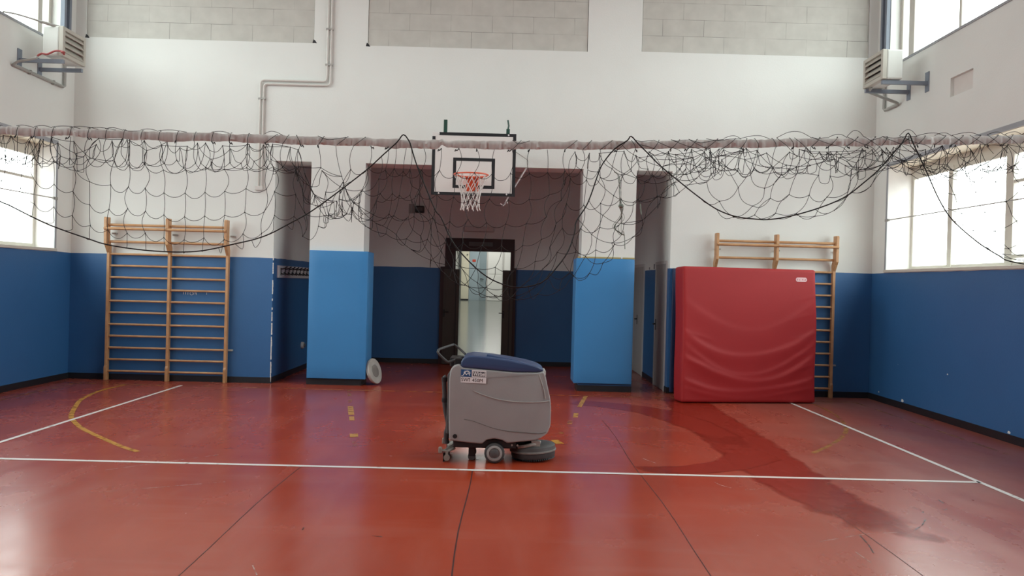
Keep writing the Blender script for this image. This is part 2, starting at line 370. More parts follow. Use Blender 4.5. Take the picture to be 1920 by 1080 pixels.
    def build(s, name, m, parent=None, smooth=False, origin=None, bevel=0.0):
        me = bpy.data.meshes.new(name)
        o0 = Vector(origin) if origin is not None else Vector((0, 0, 0))
        me.from_pydata([tuple(Vector(p) - o0) for p in s.v], [], s.f)
        ms = m if isinstance(m, (list, tuple)) else [m]
        for k in ms: me.materials.append(k)
        if len(ms) > 1: me.polygons.foreach_set('material_index', s.mi)
        bm = bmesh.new(); bm.from_mesh(me); s.merge and bmesh.ops.remove_doubles(bm, verts=bm.verts, dist=1e-5)
        bmesh.ops.recalc_face_normals(bm, faces=bm.faces); bm.to_mesh(me); bm.free()
        if smooth:
            me.polygons.foreach_set('use_smooth', [True] * len(me.polygons))
            try: me.set_sharp_from_angle(angle=math.radians(45))
            except Exception: pass
        me.update()
        o = bpy.data.objects.new(name, me); COL.objects.link(o); o.location = o0
        if parent: o.parent = parent
        if bevel:
            b = o.modifiers.new('bevel', 'BEVEL'); b.width = bevel; b.segments = 2; b.limit_method = 'ANGLE'
        return o

def thing(name, label, cat, loc=(0, 0, 0), rz=0.0, group=None):
    o = bpy.data.objects.new(name, None); COL.objects.link(o); o.location = loc; o.rotation_euler = (0, 0, rz); o.empty_display_size = .1
    return tag(o, label, cat, group)
def tag(o, label, cat, group=None, kind=None):
    o['label'] = label; o['category'] = cat
    if group: o['group'] = group
    if kind: o['kind'] = kind
    return o
def struct(o, label=None, cat=None):
    o['kind'] = 'structure'
    if label: o['label'] = label
    if cat: o['category'] = cat
    return o
def ltag(o, label): o['label'] = label; return o
def smooth_path(pts, sub=4):
    """Catmull-Rom through points"""
    P = [Vector(p) for p in pts]
    if len(P) < 3: return P
    out = []
    for i in range(len(P) - 1):
        p0, p1, p2, p3 = P[max(i - 1, 0)], P[i], P[i + 1], P[min(i + 2, len(P) - 1)]
        for k in range(sub):
            t = k / sub
            out.append(.5 * ((2 * p1) + (p2 - p0) * t + (2 * p0 - 5 * p1 + 4 * p2 - p3) * t * t + (3 * p1 - p0 - 3 * p2 + p3) * t ** 3))
    return out + [P[-1]]
def round_poly(poly, r, seg=3):
    out = []
    n = len(poly)
    for i in range(n):
        p0, p1, p2 = Vector(poly[i - 1]), Vector(poly[i]), Vector(poly[(i + 1) % n])
        a = (p0 - p1); b = (p2 - p1); rr = min(r, a.length * .45, b.length * .45)
        s0 = p1 + a.normalized() * rr; s1 = p1 + b.normalized() * rr
        for k in range(seg + 1):
            t = k / seg; out.append(tuple((1 - t) ** 2 * s0 + 2 * t * (1 - t) * p1 + t * t * s1))
    return out

# ------------------------------------------------------------------ the setting
fl = struct(MB().box(XL - .3, XR + .36, YB, RY, -.12, 0).build('floor', M_FLOOR))
HOLES_L = [(WIN_LO['y0'], WIN_LO['y1'], WIN_LO['z0'], WIN_LO['z1']), (WIN_UP['y0'], WIN_UP['y1'], WIN_UP['z0'], WIN_UP['z1'])]
wl = struct(MB().slab('x', XL - .34, XL, YB, D, 0, H, HOLES_L + [(10.42, 10.95, 4.19, 4.45)]).build('wall_left', M_WALL))
wr = struct(MB().slab('x', XR, XR + .40, YB, D, 0, H, HOLES_L + [(10.17, 10.69, 4.2, 4.45)]).build('wall_right', M_WALL))
M_NICHE = mat('bare niche filling', (0.72, 0.69, 0.66), 0.9, var=0.06)
MB().box(XR + .045, XR + .3, 10.15, 10.71, 4.18, 4.47).build('niche_filling', M_NICHE, wr)
MB().box(XL - .3, XL - .045, 10.40, 10.97, 4.17, 4.47).build('niche_filling', M_NICHE, wl)
OPEN = [(RX0, -3.062, 0, 3.45), (-2.225, 1.155, 0, 3.45), (1.985, RX1, 0, 3.45)]
BLK = [(-6.583, -3.072, 5.285, H - .2), (-2.24, 1.172, 5.272, H - .2), (2.012, 5.545, 5.295, H - .2)]
wb = struct(MB().slab('y', D, D + TW, XL - .34, XR + .4, 0, H, OPEN + BLK).build('wall_back', M_WALL))
for (x0, x1, z0, z1), jx in zip(BLK, (-6.27, -1.60, 4.25)):
    MB().box(x0 + .006, x1 - .006, D + .014, D + TW - .02, z0 + .004, z1 - .004).build('block_infill', M_BLOCK, wb, origin=(jx, D, z0))
# black patches drawing the dark gaps at the block panel corners
for x, z in ((-6.585, 5.285), (-2.25, 5.27), (-3.075, 5.30)):
    MB().prism([(x - .02, z - .01), (x + .05, z - .015), (x + .02, z + .03), (x - .005, z + .045)], D - .0015, D + .01).build('dark_corner_mark', M_BASE, wb)
struct(MB().box(XL - .34, XR + .4, YB - .2, YB, 0, H).build('wall_front', M_WALL))
struct(MB().box(XL - .34, XR + .4, YB - .2, D + TW, H, H + .2).build('ceiling', M_CEIL))
# corridor behind the columns
M_WALLC = wall_mat('brightened corridor plaster with blue dado', 1.925, (.80, .82, .80))  # same paint as the gym, white lightened to offset dim red bounce light
struct(MB().slab('y', RY, RY + .2, RX0 - .2, RX1 + .2, 0, 4.0, [(-1.215, .125, 0, 2.52)]).build('wall_corridor', M_WALLC))
struct(MB().box(RX0 - .2, RX0, D + TW, RY, 0, 4.0).build('wall_passage_left', M_WALL))
struct(MB().box(RX1, RX1 + .2, D + TW, RY, 0, 4.0).build('wall_passage_right', M_WALL))
struct(MB().box(RX0 - .2, RX1 + .2, D + TW, RY + .2, 4.0, 4.15).build('ceiling_corridor', M_CEIL))
# skirting
BH = .092
struct(MB().box(XL, XL + .012, YB, D, 0, BH).build('baseboard_left', M_BASE))
struct(MB().box(XR - .012, XR, YB, D, 0, BH).build('baseboard_right', M_BASE))
b_ = MB()
for x0, x1 in ((XL, RX0), (-3.062, -2.225), (1.155, 1.985), (RX1, XR)): b_.box(x0, x1, D - .012, D, 0, BH)
for x in (-2.225, 1.155 - .012): b_.box(x, x + .012, D - .012, D + TW, 0, BH)
struct(b_.build('baseboard_back', M_BASE))
b_ = MB().box(RX0, -1.30, RY - .012, RY, 0, BH).box(.20, RX1, RY - .012, RY, 0, BH)
b_.box(RX0, RX0 + .012, D + .02, RY, 0, BH).box(RX1 - .012, RX1, D, 13.03, 0, BH).box(RX1 - .012, RX1, 13.99, 15.14, 0, BH)
struct(b_.build('baseboard_corridor', M_BASE))
# chipped metal corner bead on the left passage edge, and chips in the blue paint
pts = [(RX0 + .004, D - .004, .02 + .035 * i) for i in range(57)]
bead = MB()
for i in range(56):
    if random.random() < .72 or i < 3: bead.box(RX0 - .006, RX0 + .007 + random.random() * .006, D - .003, D + .004, pts[i][2], pts[i][2] + .03 + random.random() * .012)
struct(bead.build('trim_1', M_CHIP), 'chipped white corner bead at the left passage edge')
ch = MB()
for y, z, r in ((10.56, .622, .018), (12.49, .144, .02), (11.74, .115, .04), (9.24, .112, .03), (11.9, .62, .006)):
    ch.prism([(y - r, z), (y - .3 * r, z - .5 * r), (y + r, z - .3 * r), (y + .5 * r, z + .6 * r), (y - .4 * r, z + .5 * r)], XR - .0015, XR + .001, 'x')
ch.build('paint_chip', M_CHIP, wr)
ck = MB()
for (x, z) in ((-5.0, 1.365), (-4.965, 1.365), (-4.93, 1.362), (-4.80, 1.36), (-4.64, 1.368)):
    ck.box(x, x + .008, D - .0012, D + .001, z - .02, z + .02)
ck.tube([(-4.87 + .024 * math.cos(a), D - .001, 1.362 + .024 * math.sin(a)) for a in [i * PI / 5 for i in range(10)]], .004, 4, True)
ck.tube([(-4.835, D - .001, 1.345), (-4.828, D - .001, 1.385), (-4.81, D - .001, 1.39), (-4.80, D - .001, 1.35)], .004, 4)
ck.build('chalk_scribble', M_CHIP, wb)

# floor markings: children of the floor
def ribbon(name, pts, wd, m, z, parent=fl, closed=False):
    P = [Vector((x, y, 0)) for x, y in pts]; v = []; f = []
    for i, p in enumerate(P):
        t = (P[min(i + 1, len(P) - 1)] - P[max(i - 1, 0)]).normalized(); n = Vector((-t.y, t.x, 0)); ww = wd[i] if hasattr(wd, '__len__') else wd
        v += [tuple(p + n * ww / 2 + Vector((0, 0, z))), tuple(p - n * ww / 2 + Vector((0, 0, z)))]
    f = [(2 * i, 2 * i + 1, 2 * i + 3, 2 * i + 2) for i in range(len(P) - 1)]
    return MB().add(v, f).build(name, m, parent)
SLX = -4.793; ATK = 7.2276
ribbon('white_line', [(SLX, -6), (SLX, 12.33)], .05, M_WLINE, .0022)
ribbon('white_line', [(SLX + 9, -6), (SLX + 9, 12.33)], .05, M_WLINE, .0022)
ribbon('white_line', [(SLX, ATK), (SLX + 9, ATK)], .060, M_WLINE, .0022)
ribbon('white_line', [(SLX, ATK - 6), (SLX + 9, ATK - 6)], .05, M_WLINE, .0022)
ribbon('yellow_line', [(-6.36, -6), (-6.36, 12.29)], .045, M_YFAINT, .0018)
ribbon('yellow_line', [(5.27, -6), (5.25, 12.29)], .045, M_YFAINT, .0018)
ribbon('yellow_line', [(-6.36, 12.29), (5.25, 12.29)], .05, M_YFAINT, .0018)
arcL = smooth_path([(x, y, 0) for x, y in [(-5.59, 12.25), (-5.62, 11.55), (-5.46, 10.75), (-5.22, 10.121), (-4.93, 9.472), (-4.70, 9.1), (-4.40, 8.70), (-3.991, 8.253), (-3.591, 7.845), (-3.36, 7.65)]], 5)
ribbon('yellow_line', [(p.x, p.y) for p in arcL], .055, M_YLINE, .0018)
arcR = smooth_path([(x, y, 0) for x, y in [(4.53, 12.25), (4.50, 11.5), (4.40, 10.8), (4.15, 9.95), (3.83, 9.3), (3.5, 8.8), (3.15, 8.35)]], 5)
ribbon('yellow_line', [(p.x, p.y) for p in arcR], .05, M_YFAINT, .0018)
kl = [(-2.305, 12.30), (-2.138, 11.528), (-1.975, 10.703), (-1.82, 9.95), (-1.674, 9.228), (-1.552, 8.663), (-1.449, 8.163)]
for a, b2, wd, m_ in ((0, .9, .05, M_YFAINT), (1.3, 1.6, .05, M_YFAINT), (2.0, 2.9, .07, M_YLINE), (3.05, 3.45, .06, M_YLINE), (4.75, 5.1, .085, M_YLINE), (5.6, 6.0, .05, M_YFAINT)):
    def lerp(t): i = min(int(t), 5); u = t - i; return (kl[i][0] * (1 - u) + kl[i + 1][0] * u, kl[i][1] * (1 - u) + kl[i + 1][1] * u)
    ribbon('yellow_dash', [lerp(a), lerp((a + b2) / 2), lerp(b2)], wd, m_, .0018)
for a, b2, wd, m_ in (((1.226, 12.27), (1.03, 11.15), .06, M_YLINE), ((.94, 10.6), (.90, 10.25), .06, M_YLINE), ((.82, 10.0), (.79, 9.75), .06, M_YFAINT), ((.55, 8.72), (.60, 8.52), .09, M_YLINE), ((.66, 9.2), (.645, 9.1), .05, M_YFAINT)):
    ribbon('yellow_dash', [a, b2], wd, m_, .0018)
for x in (-3.24, -1.755, -.262, 1.222, 2.47, 3.95):
    y0 = -6; y1 = {-3.24: 5, -1.755: 7.2, -.262: 7.2, 1.222: 10.1, 2.47: 6.9, 3.95: 4.5}[x]
    ribbon('floor_seam', [(x + .012 * math.sin(2.1 * y + x), y) for y in [y0 + (y1 - y0) * i / 30 for i in range(31)]], .006 if x != -.262 else .009, M_JOINT, .001)
for q in ([(3.17, 6.33), (3.19, 6.2), (3.165, 6.17)], [(3.09, 5.98), (2.99, 5.83), (2.886, 5.72)], [(3.50, 6.58), (3.48, 6.45)], [(-1.29, 5.44), (-1.285, 5.38)], [(-.82, 5.3), (-.75, 5.28)], [(2.43, 5.55), (2.40, 5.35), (2.35, 5.16)], [(3.42, 6.3), (3.38, 6.26), (3.37, 6.33)]):
    ribbon('scuff_mark', q, .010, M_SCUFF, .0012)
for q in ([(1.35, 7.89), (1.438, 7.69)], [(1.80, 7.05), (1.83, 6.9), (1.9, 6.8)], [(2.0, 6.75), (2.16, 6.80)], [(2.1, 5.4), (2.5, 5.6), (2.75, 5.65)], [(-3.3, 6.9), (-2.6, 7.6)], [(-3.0, 6.2), (-2.2, 6.6)], [(2.25, 5.2), (2.26, 5.0)], [(-1.4, 4.7), (-1.33, 4.55)]):
    ribbon('pale_scuff', q, .007, M_SCUFFW, .0012)

# wet swath left by the scrubbing machine, feathered at its edges
def wet(paths):
    v, f, a = [], [], []
    for k, (pts, ws) in enumerate(paths):
        P = smooth_path([(x, y, 0) for x, y in pts], 4); n = len(P)
        for i, p in enumerate(P):
            t = (P[min(i + 1, n - 1)] - P[max(i - 1, 0)]).normalized(); nn = Vector((-t.y, t.x, 0))
            fi = i / (n - 1) * (len(ws) - 1); j = min(int(fi), len(ws) - 2); wd = ws[j] * (1 - fi + j) + ws[j + 1] * (fi - j)
            endf = min(1.0, (n - 1 - i) / (n * .45))
            for s_, al in ((-1.1, 0), (-.66, 1), (.66, 1), (1.1, 0)):
                q = p + nn * (s_ * wd / 2); v.append((q.x, q.y, .0013 + .0001 * k)); a.append(al * endf)
        b0 = len(v) - 4 * n
        f += [(b0 + 4 * i + c, b0 + 4 * i + c + 1, b0 + 4 * i + c + 5, b0 + 4 * i + c + 4) for i in range(n - 1) for c in range(3)]
    me = bpy.data.meshes.new('wet_swath'); me.from_pydata(v, [], f); me.materials.append(M_WET)
    at = me.attributes.new('edge', 'FLOAT', 'POINT'); at.data.foreach_set('value', a)
    o = bpy.data.objects.new('wet_swath', me); COL.objects.link(o)
    return tag(o, 'dark red wet swath on the floor running from the crash mat toward the right foreground', 'water', kind='stuff')
wet([([(2.66, 12.1), (2.60, 11.0), (2.56, 10.0), (2.55, 9.0), (2.53, 8.0), (2.52, 7.2), (2.55, 6.6), (2.68, 5.9), (2.8, 5.4)], [.62, .66, .72, .72, .68, .66, .62, .55, .45]),
     ([(2.48, 8.15), (2.2, 7.75), (1.85, 7.52), (1.5, 7.42), (1.2, 7.45)], [.55, .40, .34, .30, .18]),
     ([(1.0, 11.6), (1.5, 11.35), (1.95, 10.95), (2.25, 10.2), (2.42, 9.3), (2.45, 8.4)], [.35, .5, .55, .55, .5, .4][::-1])])

# windows --------------------------------------------------------------
def window(n, sx, W, mull, transoms, depth, head_drop):
    """sx=-1 left wall, +1 right wall; mull: list of (y, width); local names, all children of the window frame"""
    xin = XL if sx < 0 else XR
    xf = xin + sx * depth            # inner face of the window frame
    t = .05
    def bx(m_, d0, d1, y0, y1, z0, z1):
        a, b2 = sorted((xf + sx * d0, xf + sx * d1)); m_.box(a, b2, y0, y1, z0, z1)
    y0, y1, z0, z1 = W['y0'], W['y1'], W['z0'], W['z1']
    zt = z1 - head_drop
    fr = MB().slab('x', *sorted((xf, xf + sx * t)), y0, y1, z0, z1, [(y0 + .07, y1 - .07, z0 + .07, zt - .06)])
    fo = struct(fr.build('window_%d' % n, M_FRAME, bevel=.006))
    for yc, wd in mull:
        m_ = MB(); bx(m_, -.015, t, yc - wd / 2, yc + wd / 2, z0 + .03, zt); m_.build('mullion', M_FRAME, fo, bevel=.006)
    for ya, yb, zc in transoms:
        m_ = MB(); bx(m_, -.005, t - .01, ya, yb, zc - .018, zc + .018); m_.build('glazing_bar', M_FRAME, fo)
    ys = sorted([y0 + .07] + [y for y, _ in mull] + [y1 - .07])
    for a, b2 in zip(ys[:-1], ys[1:]):
        m_ = MB(); bx(m_, .02, .026, a, b2, z0 + .06, zt - .05); m_.build('pane', M_GLASS, fo)
    return fo
lo_mR = [(11.265, .11), (9.93, .15), (8.6, .11), (7.25, .15), (5.9, .11), (4.55, .15), (3.2, .11), (2.0, .11)]
lo_mL = [(11.0, .12), (9.65, .13), (8.3, .12), (6.95, .13), (5.6, .12), (4.25, .13), (2.9, .12)]
w1 = window(1, -1, WIN_LO, lo_mL, [(11.06, 12.31, 3.02), (9.7, 10.94, 3.02)], .29, .14)
w2 = window(2, 1, WIN_LO, lo_mR, [(8.66, 9.86, 3.02), (8.66, 9.86, 2.12)], .36, .14)
w3 = window(3, -1, WIN_UP, [(12.11, .11), (10.75, .06), (9.4, .11), (8.05, .06), (6.7, .11), (5.35, .06), (4.0, .11), (2.6, .06)], [], .15, .05)
w4 = window(4, 1, WIN_UP, [(12.06, .16), (10.75, .06), (9.4, .11), (8.05, .06), (6.7, .11), (5.35, .06), (4.0, .11), (2.6, .06)], [], .15, .05)
for sx, fo, xin, dp in ((-1, w1, XL, .29), (1, w2, XR, .36)):
    y0, y1, z0, z1 = (WIN_LO[k] for k in ('y0', 'y1', 'z0', 'z1'))
    def bb(m_, a, b2, *r): a, b2 = sorted((xin + sx * a, xin + sx * b2)); m_.box(a, b2, *r)
    m_ = MB(); bb(m_, -.025, dp, y0, y1 + .03, z0 - .035, z0 + .008); m_.build('window_sill', M_FRAME, fo, bevel=.005)
    m_ = MB(); bb(m_, -.008, .0, y0, y1 + .02, z1 - .01, z1 + .05); m_.build('head_edge', M_EDGE, fo)
    m_ = MB(); bb(m_, -.006, .0, y1 - .012, y1 + .035, z0 + .01, z1 + .05); m_.build('jamb_edge', M_EDGE, fo)
    m_ = MB(); bb(m_, .002, dp, y1 - .012, y1, z0, z1); m_.build('brick_reveal', M_BRICK, fo)
    m_ = MB(); bb(m_, .02, dp, y0, y1 - .012, z1 - .012, z1); m_.build('head_reveal', mat('cream roller box', (.62, .55, .44), .7), fo)
for sx, fo, xin in ((-1, w3, XL), (1, w4, XR)):
    a, b2 = sorted((xin - sx * .012, xin + sx * .15))
    MB().box(a, b2, WIN_UP['y0'], WIN_UP['y1'], WIN_UP['z0'] - .02, WIN_UP['z0'] + .012).build('window_sill', M_EDGE, fo)
# steel bars across the lower windows
for sx, lab in ((-1, 'thin steel bar across the left lower window'), (1, 'thin steel bar across the right lower window')):
    x = XL + .012 if sx < 0 else XR - .012
    b_ = MB().tube([(x, 1.3, 2.70), (x, 12.30, 2.735)], .008, 8).box(x - .012, x + .012, 12.28, 12.40, 2.715, 2.755)
    tag(b_.build('window_bar', M_GALV), lab, 'bar', 'bars across the lower windows')

# doors ----------------------------------------------------------------
d1 = MB().slab('y', RY - .03, RY + .17, -1.235, .15, 0, 2.53, [(-1.03, .075, 0, 2.275)])
d1.box(-1.325, -1.235, RY - .06, RY + .02, 0, 1.95).box(.13, .195, RY - .06, RY + .02, 0, 1.955)
d1 = struct(d1.build('door_1', M_MAROON, bevel=.004))
ltag(MB().box(-.765, -.29, RY - .045, RY - .03, 2.375, 2.46).build('sign_plate', M_PLATE, d1), 'grey rectangular plate over the doorway')
def leaf(x0, x1, xh, tall):
    """low panelled leaf folded back beside the opening"""
    y0, y1 = RY - .105, RY - .062
    m_ = MB().box(x0, x1, y0, y1, .01, tall)
    for z0, z1 in ((.15, .88), (1.0, tall - .10)):
        m_.slab('y', y0 - .010, y0 - .0005, x0 + .04, x1 - .10, z0, z1, [(x0 + .055, x1 - .115, z0 + .016, z1 - .016)])
    m_.merge = False
    o = m_.build('door_leaf', M_OLIVE, d1)
    MB().box(xh - .018, xh + .018, y0 - .012, y0, .95, 1.10).tube([(xh, y0 - .012, 1.05), (xh, y0 - .05, 1.05), (xh + (.09 if xh < -.5 else -.09), y0 - .05, 1.05)], .009, 8).build('door_handle', M_BLACK, o)
    MB().box(x1 - .075, x1 - .055, y0 - .008, y0 - .0005, .03, tall - .02).build('edge_strip', M_BLACK, o)
leaf(-1.25, -.935, -1.225, 1.905); leaf(-.075, .135, -.045, 1.905)
def side_door(n, y0, y1, yh, lab):
    f_ = MB().slab('x', RX1 - .02, RX1 + .02, y0, y1, 0, 2.07, [(y0 + .05, y1 - .05, 0, 2.02)])
    f_ = struct(f_.build('door_%d' % n, M_LGREY), lab)
    MB().box(RX1 - .012, RX1 + .01, y0 + .05, y1 - .05, .008, 2.02).build('door_leaf', M_DWHITE, f_)
    h = MB().box(RX1 - .018, RX1 - .010, yh - .02, yh + .02, .93, 1.11).tube([(RX1 - .015, yh, 1.03), (RX1 - .06, yh, 1.03), (RX1 - .06, yh - .11, 1.03)], .011, 8)
    h.build('door_handle', M_BLACK, f_)
side_door(2, 13.04, 13.98, 13.88, 'near pale grey door in the right passage wall')
side_door(3, 15.15, 16.35, 15.85, 'far pale grey door in the right passage wall')
M_NOTE = mat('grey notice', (.24, .23, .24), .7)
for y, z, hh, ww, lab in ((15.24, 1.99, .035, .06, 'small paper notice above the blue dado nearest the far passage door'), (14.68, 1.975, .02, .035, 'smallest paper notice above the blue dado between the two passage doors'), (14.20, 2.0, .045, .05, 'small paper notice above the blue dado next to the near passage door')):
    tag(MB().box(RX1 - .004, RX1, y - ww, y + ww, z - hh, z + hh).build('notice', M_NOTE), lab, 'notice', 'notices in the right passage')

# hall beyond the doorway ------------------------------------------------
def hz(y): return (y - 17.0) / (40.0 - 17.0) * .80
hy0, hy1, hx0, hx1 = RY + .2, 40.0, -2.75, 1.4
hm = M_HFLOOR
N, L = nodes_of(hm); g_ = N.new('ShaderNodeNewGeometry'); br = N.new('ShaderNodeTexBrick'); br.inputs['Scale'].default_value = 1
br.inputs['Brick Width'].default_value = 40; br.inputs['Row Height'].default_value = .9; br.inputs['Mortar Size'].default_value = .012
br.inputs['Color1'].default_value = (.17, .185, .17, 1); br.inputs['Color2'].default_value = (.14, .155, .14, 1); br.inputs['Mortar'].default_value = (.09, .10, .09, 1)
L.new(g_.outputs['Position'], br.inputs['Vector']); L.new(br.outputs['Color'], N['Principled BSDF'].inputs['Base Color'])
struct(MB().add([(hx0, hy0, 0), (hx1, hy0, 0), (hx1, hy1, .80), (hx0, hy1, .80)], [(0, 1, 2, 3)]).box(hx0, hx1, RY - .0, hy0, -.02, 0.0005).build('floor_hall', hm))
struct(MB().box(hx0 - .2, hx0, hy0, hy1, -.1, 5).build('wall_hall_left', M_HWALL))
struct(MB().box(hx1, hx1 + .2, hy0, hy1, -.1, 5).build('wall_hall_right', M_HWALL))
struct(MB().box(hx0, hx1, hy0, hy1, 4.4, 4.6).build('ceiling_hall', M_HWALL))
we = struct(MB().box(hx0, hx1, hy1, hy1 + .2, 0, 5).build('wall_hall_end', M_HWALL))
MB().box(-1.80, -1.30, hy1 - .03, hy1, .78, 4.4).build('wall_panel', M_HBLUE, we)
MB().box(-1.30, -.98, hy1 - .05, hy1, .78, 4.4).build('wall_panel', M_HBLUE2, we)
MB().box(-2.32, -2.20, hy1 - .10, hy1, .78, 4.4).build('wall_post', M_PLATE, we)
ltag(MB().box(-1.66, -1.50, hy1 - .04, hy1 - .03, 2.66, 2.77).build('wall_sign', M_SIGNRED, we), 'small red sign on the grey blue panel')
d4 = struct(MB().box(-2.19, -1.82, hy1 - .06, hy1 - .01, .86, 3.4).build('door_4', M_HCREAM))
MB().box(-2.17, -1.82, hy1 - .07, hy1 - .01, .79, .86).build('kick_plate', M_BLACK, d4)
MB().tube([(-1.9, hy1 - .07, 3.0), (-1.9, hy1 - .11, 3.0)], .03, 8).build('door_closer', M_PLATE, d4)
d5 = MB().box(-.97, -.90, hy1 - .05, hy1, .8, 3.4).box(-.22, -.14, hy1 - .05, hy1, .8, 3.4)
d5 = struct(d5.build('door_5', M_LGREY))
lf5 = MB().box(-.90, -.22, hy1 - .04, hy1 - .005, .81, 3.4)
for z0, z1 in ((1.0, 2.0), (2.1, 3.2)): lf5.box(-.83, -.29, hy1 - .055, hy1 - .04, z0, z1)
lf5.build('door_leaf', M_HWALL, d5)
MB().tube([(-1.24, hy1 - .05, 1.85), (-1.24, hy1 - .10, 1.85), (-1.10, hy1 - .10, 1.83)], .018, 8).build('door_handle', M_BLACK, d5)
HALL_W = 13
for y in (20, 25, 30, 35, 38.4):
    area('hall_added_light', (-.7, y, 4.35), (0, 0, 0), 1.2, .4, HALL_W if y < 36 else HALL_W * 1.2, (1, .99, .94))  # unseen lights added to brighten the hall

# ------------------------------------------------------------------ wall fittings
# conduit pair on the far wall
cd = thing('conduit', 'pair of thin white conduits bent in a step on the far wall', 'pipe', (-2.82, D, 4.6))
def kid(o, parent):
    o.parent = parent; o.matrix_parent_inverse = Matrix.Translation(parent.location).inverted() if parent.rotation_euler.z == 0 else (Matrix.Translation(parent.location) @ parent.rotation_euler.to_matrix().to_4x4()).inverted()
    return o
y = D - .028
for xa, zb, xc, zend in ((-2.852, 4.688, -3.872, 3.02), (-2.797, 4.628, -3.822, 3.02)):
    r = .05
    P = [(xa, y, H), (xa, y, zb + r), (xa - .015, y, zb + .015), (xa - r, y, zb), (xc + r, y, zb), (xc + .015, y, zb - .015), (xc, y, zb - r), (xc, y, zend)]
    kid(MB().tube(P, .016, 8).build('pipe', M_CONDUIT, smooth=True), cd)
for x, z in ((-2.825, 5.5), (-2.825, 4.95), (-3.847, 4.4), (-3.847, 3.75)):
    kid(MB().box(x - .055, x + .055, D - .046, D - .004, z - .012, z + .012).build('clamp', M_GALV), cd)
kid(MB().box(-3.92, -3.80, D - .05, D - .004, 2.985, 3.05).build('end_box', M_CONDUIT, bevel=.006), cd)
# steel channels in the upper corners
for x0, x1, ya, yb, lab in ((XL, XL + .06, 12.40, 12.60, 'blue grey steel channel running up the left wall corner'), (XR - .06, XR, 12.44, 12.64, 'blue grey steel channel running up the right wall corner')):
    xo = XL if x0 == XL else XR
    m_ = MB().box(x0, x1, ya, ya + .06, 5.0, H).box(x0, x1, yb - .06, yb, 5.0, H)
    a, b2 = sorted((xo, xo + (.02 if xo == XL else -.02))); m_.box(a, b2, ya + .002, yb - .002, 5.0, H - .01)
    tag(m_.build('steel_channel', M_BLUEST), lab, 'channel', 'steel channels in the corners')

def heater(sx, yn, yf, plates, lab, off=0.0, dz=0.0, grille=None):
    xw = XL if sx < 0 else XR
    def X(d): return xw - sx * d     # distance from the wall into the room
    o = thing('unit_heater', lab, 'heater', (X(.35), (yn + yf) / 2, 4.5), 0, 'wall mounted unit heaters')
    def bx(m_, a, b2, *r): a, b2 = sorted((X(a + (off if a > .3 else 0)), X(b2 + (off if b2 > .3 else 0)))); return m_.box(a, b2, *r)
    z0, z1 = 4.56 + dz, 4.965 + dz
    kid(bx(MB(), .42, .64, yn, yf, z0, z1).build('casing', M_ALU, bevel=.02), o)
    fr = MB().slab('x', *sorted((X(.64 + off), X(.70 + off))), yn, yf, z0, z1, [(yn + .06, yf - .06, z0 + .05, z1 - .05)])
    kid(fr.build('front_frame', M_BEIGE, bevel=.006), o)
    kid(bx(MB(), .64, .645, yn + .05, yf - .05, z0 + .04, z1 - .04).build('inner_grille', grille or M_DGREY), o)
    for k in range(4):
        zc = z0 + .085 + k * .08
        p = [(X(.647 + off), zc + .038), (X(.695 + off), zc - .032), (X(.702 + off), zc - .022), (X(.653 + off), zc + .048)]
        kid(MB().prism(p, yn + .06, yf - .06, 'y').build('louver', M_BEIGE), o)
    for yc in plates:
        br = MB(); bx(br, 0, .68, yc - .025, yc + .025, 4.50, 4.55); bx(br, 0, .012, yc - .05, yc + .05, 4.41, 4.68)
        kid(br.build('bracket', M_BLUEST), o)
    kid(bx(MB(), .34, .42, (yn + yf) / 2 - .12, (yn + yf) / 2 + .12, 4.62 + dz, 4.86).build('fan_motor', M_DGREY, bevel=.02), o)
    return o
hr = heater(1, 11.22, 11.84, (11.28, 11.80), 'beige unit heater on brackets high on the right wall', -.05)
hl = heater(-1, 11.32, 11.93, (11.385, 11.875), 'beige unit heater on brackets high on the left wall, with a red valve', -.07, .03, M_BEIGE)
kid(MB().tube(smooth_path([(-6.44, 11.28, 4.565), (-6.38, 11.28, 4.60), (-6.30, 11.27, 4.59), (-6.20, 11.28, 4.64), (-6.10, 11.28, 4.63), (-6.08, 11.28, 4.59)], 3), .014, 8).lathe([(.02, -.015), (.032, 0), (.02, .015)], 12, Matrix.Translation((-6.09, 11.27, 4.62))).build('gas_valve', mat('red valve', (.36, .07, .07), .5)), hl)
kid(MB().tube(smooth_path([(-6.74, 10.98, 5.06), (-6.6, 11.06, 5.055), (-6.4, 11.2, 5.02), (-6.28, 11.3, 5.0), (-6.16, 11.4, 4.985)], 4), [.012] * 9 + [.02] * 8, 8).build('window_lever', M_GALV, smooth=True), hl)
gp = MB().tube([(XL + .03, 11.2, 4.42), (XL + .03, 12.46, 4.42), (XL + .03, 12.5, 4.44), (XL + .03, 12.5, 4.95)], .022, 10).tube([(XL + .03, 11.2, 4.42), (XL + .1, 11.19, 4.46), (XL + .35, 11.2, 4.52)], .018, 8)
for yy in (11.6, 12.2): gp.box(XL, XL + .05, yy - .012, yy + .012, 4.39, 4.45)
kid(gp.build('gas_pipe', M_GALV, smooth=True), hl)
gp = MB().tube([(XR - .03, 12.52, 4.95), (XR - .03, 12.52, 4.44), (XR - .03, 12.48, 4.41), (XR - .03, 12.08, 4.41), (XR - .05, 12.04, 4.42), (5.13, 11.83, 4.52), (5.1, 11.7, 4.56)], .022, 10)
kid(gp.build('gas_pipe', M_GALV, smooth=True), hr)

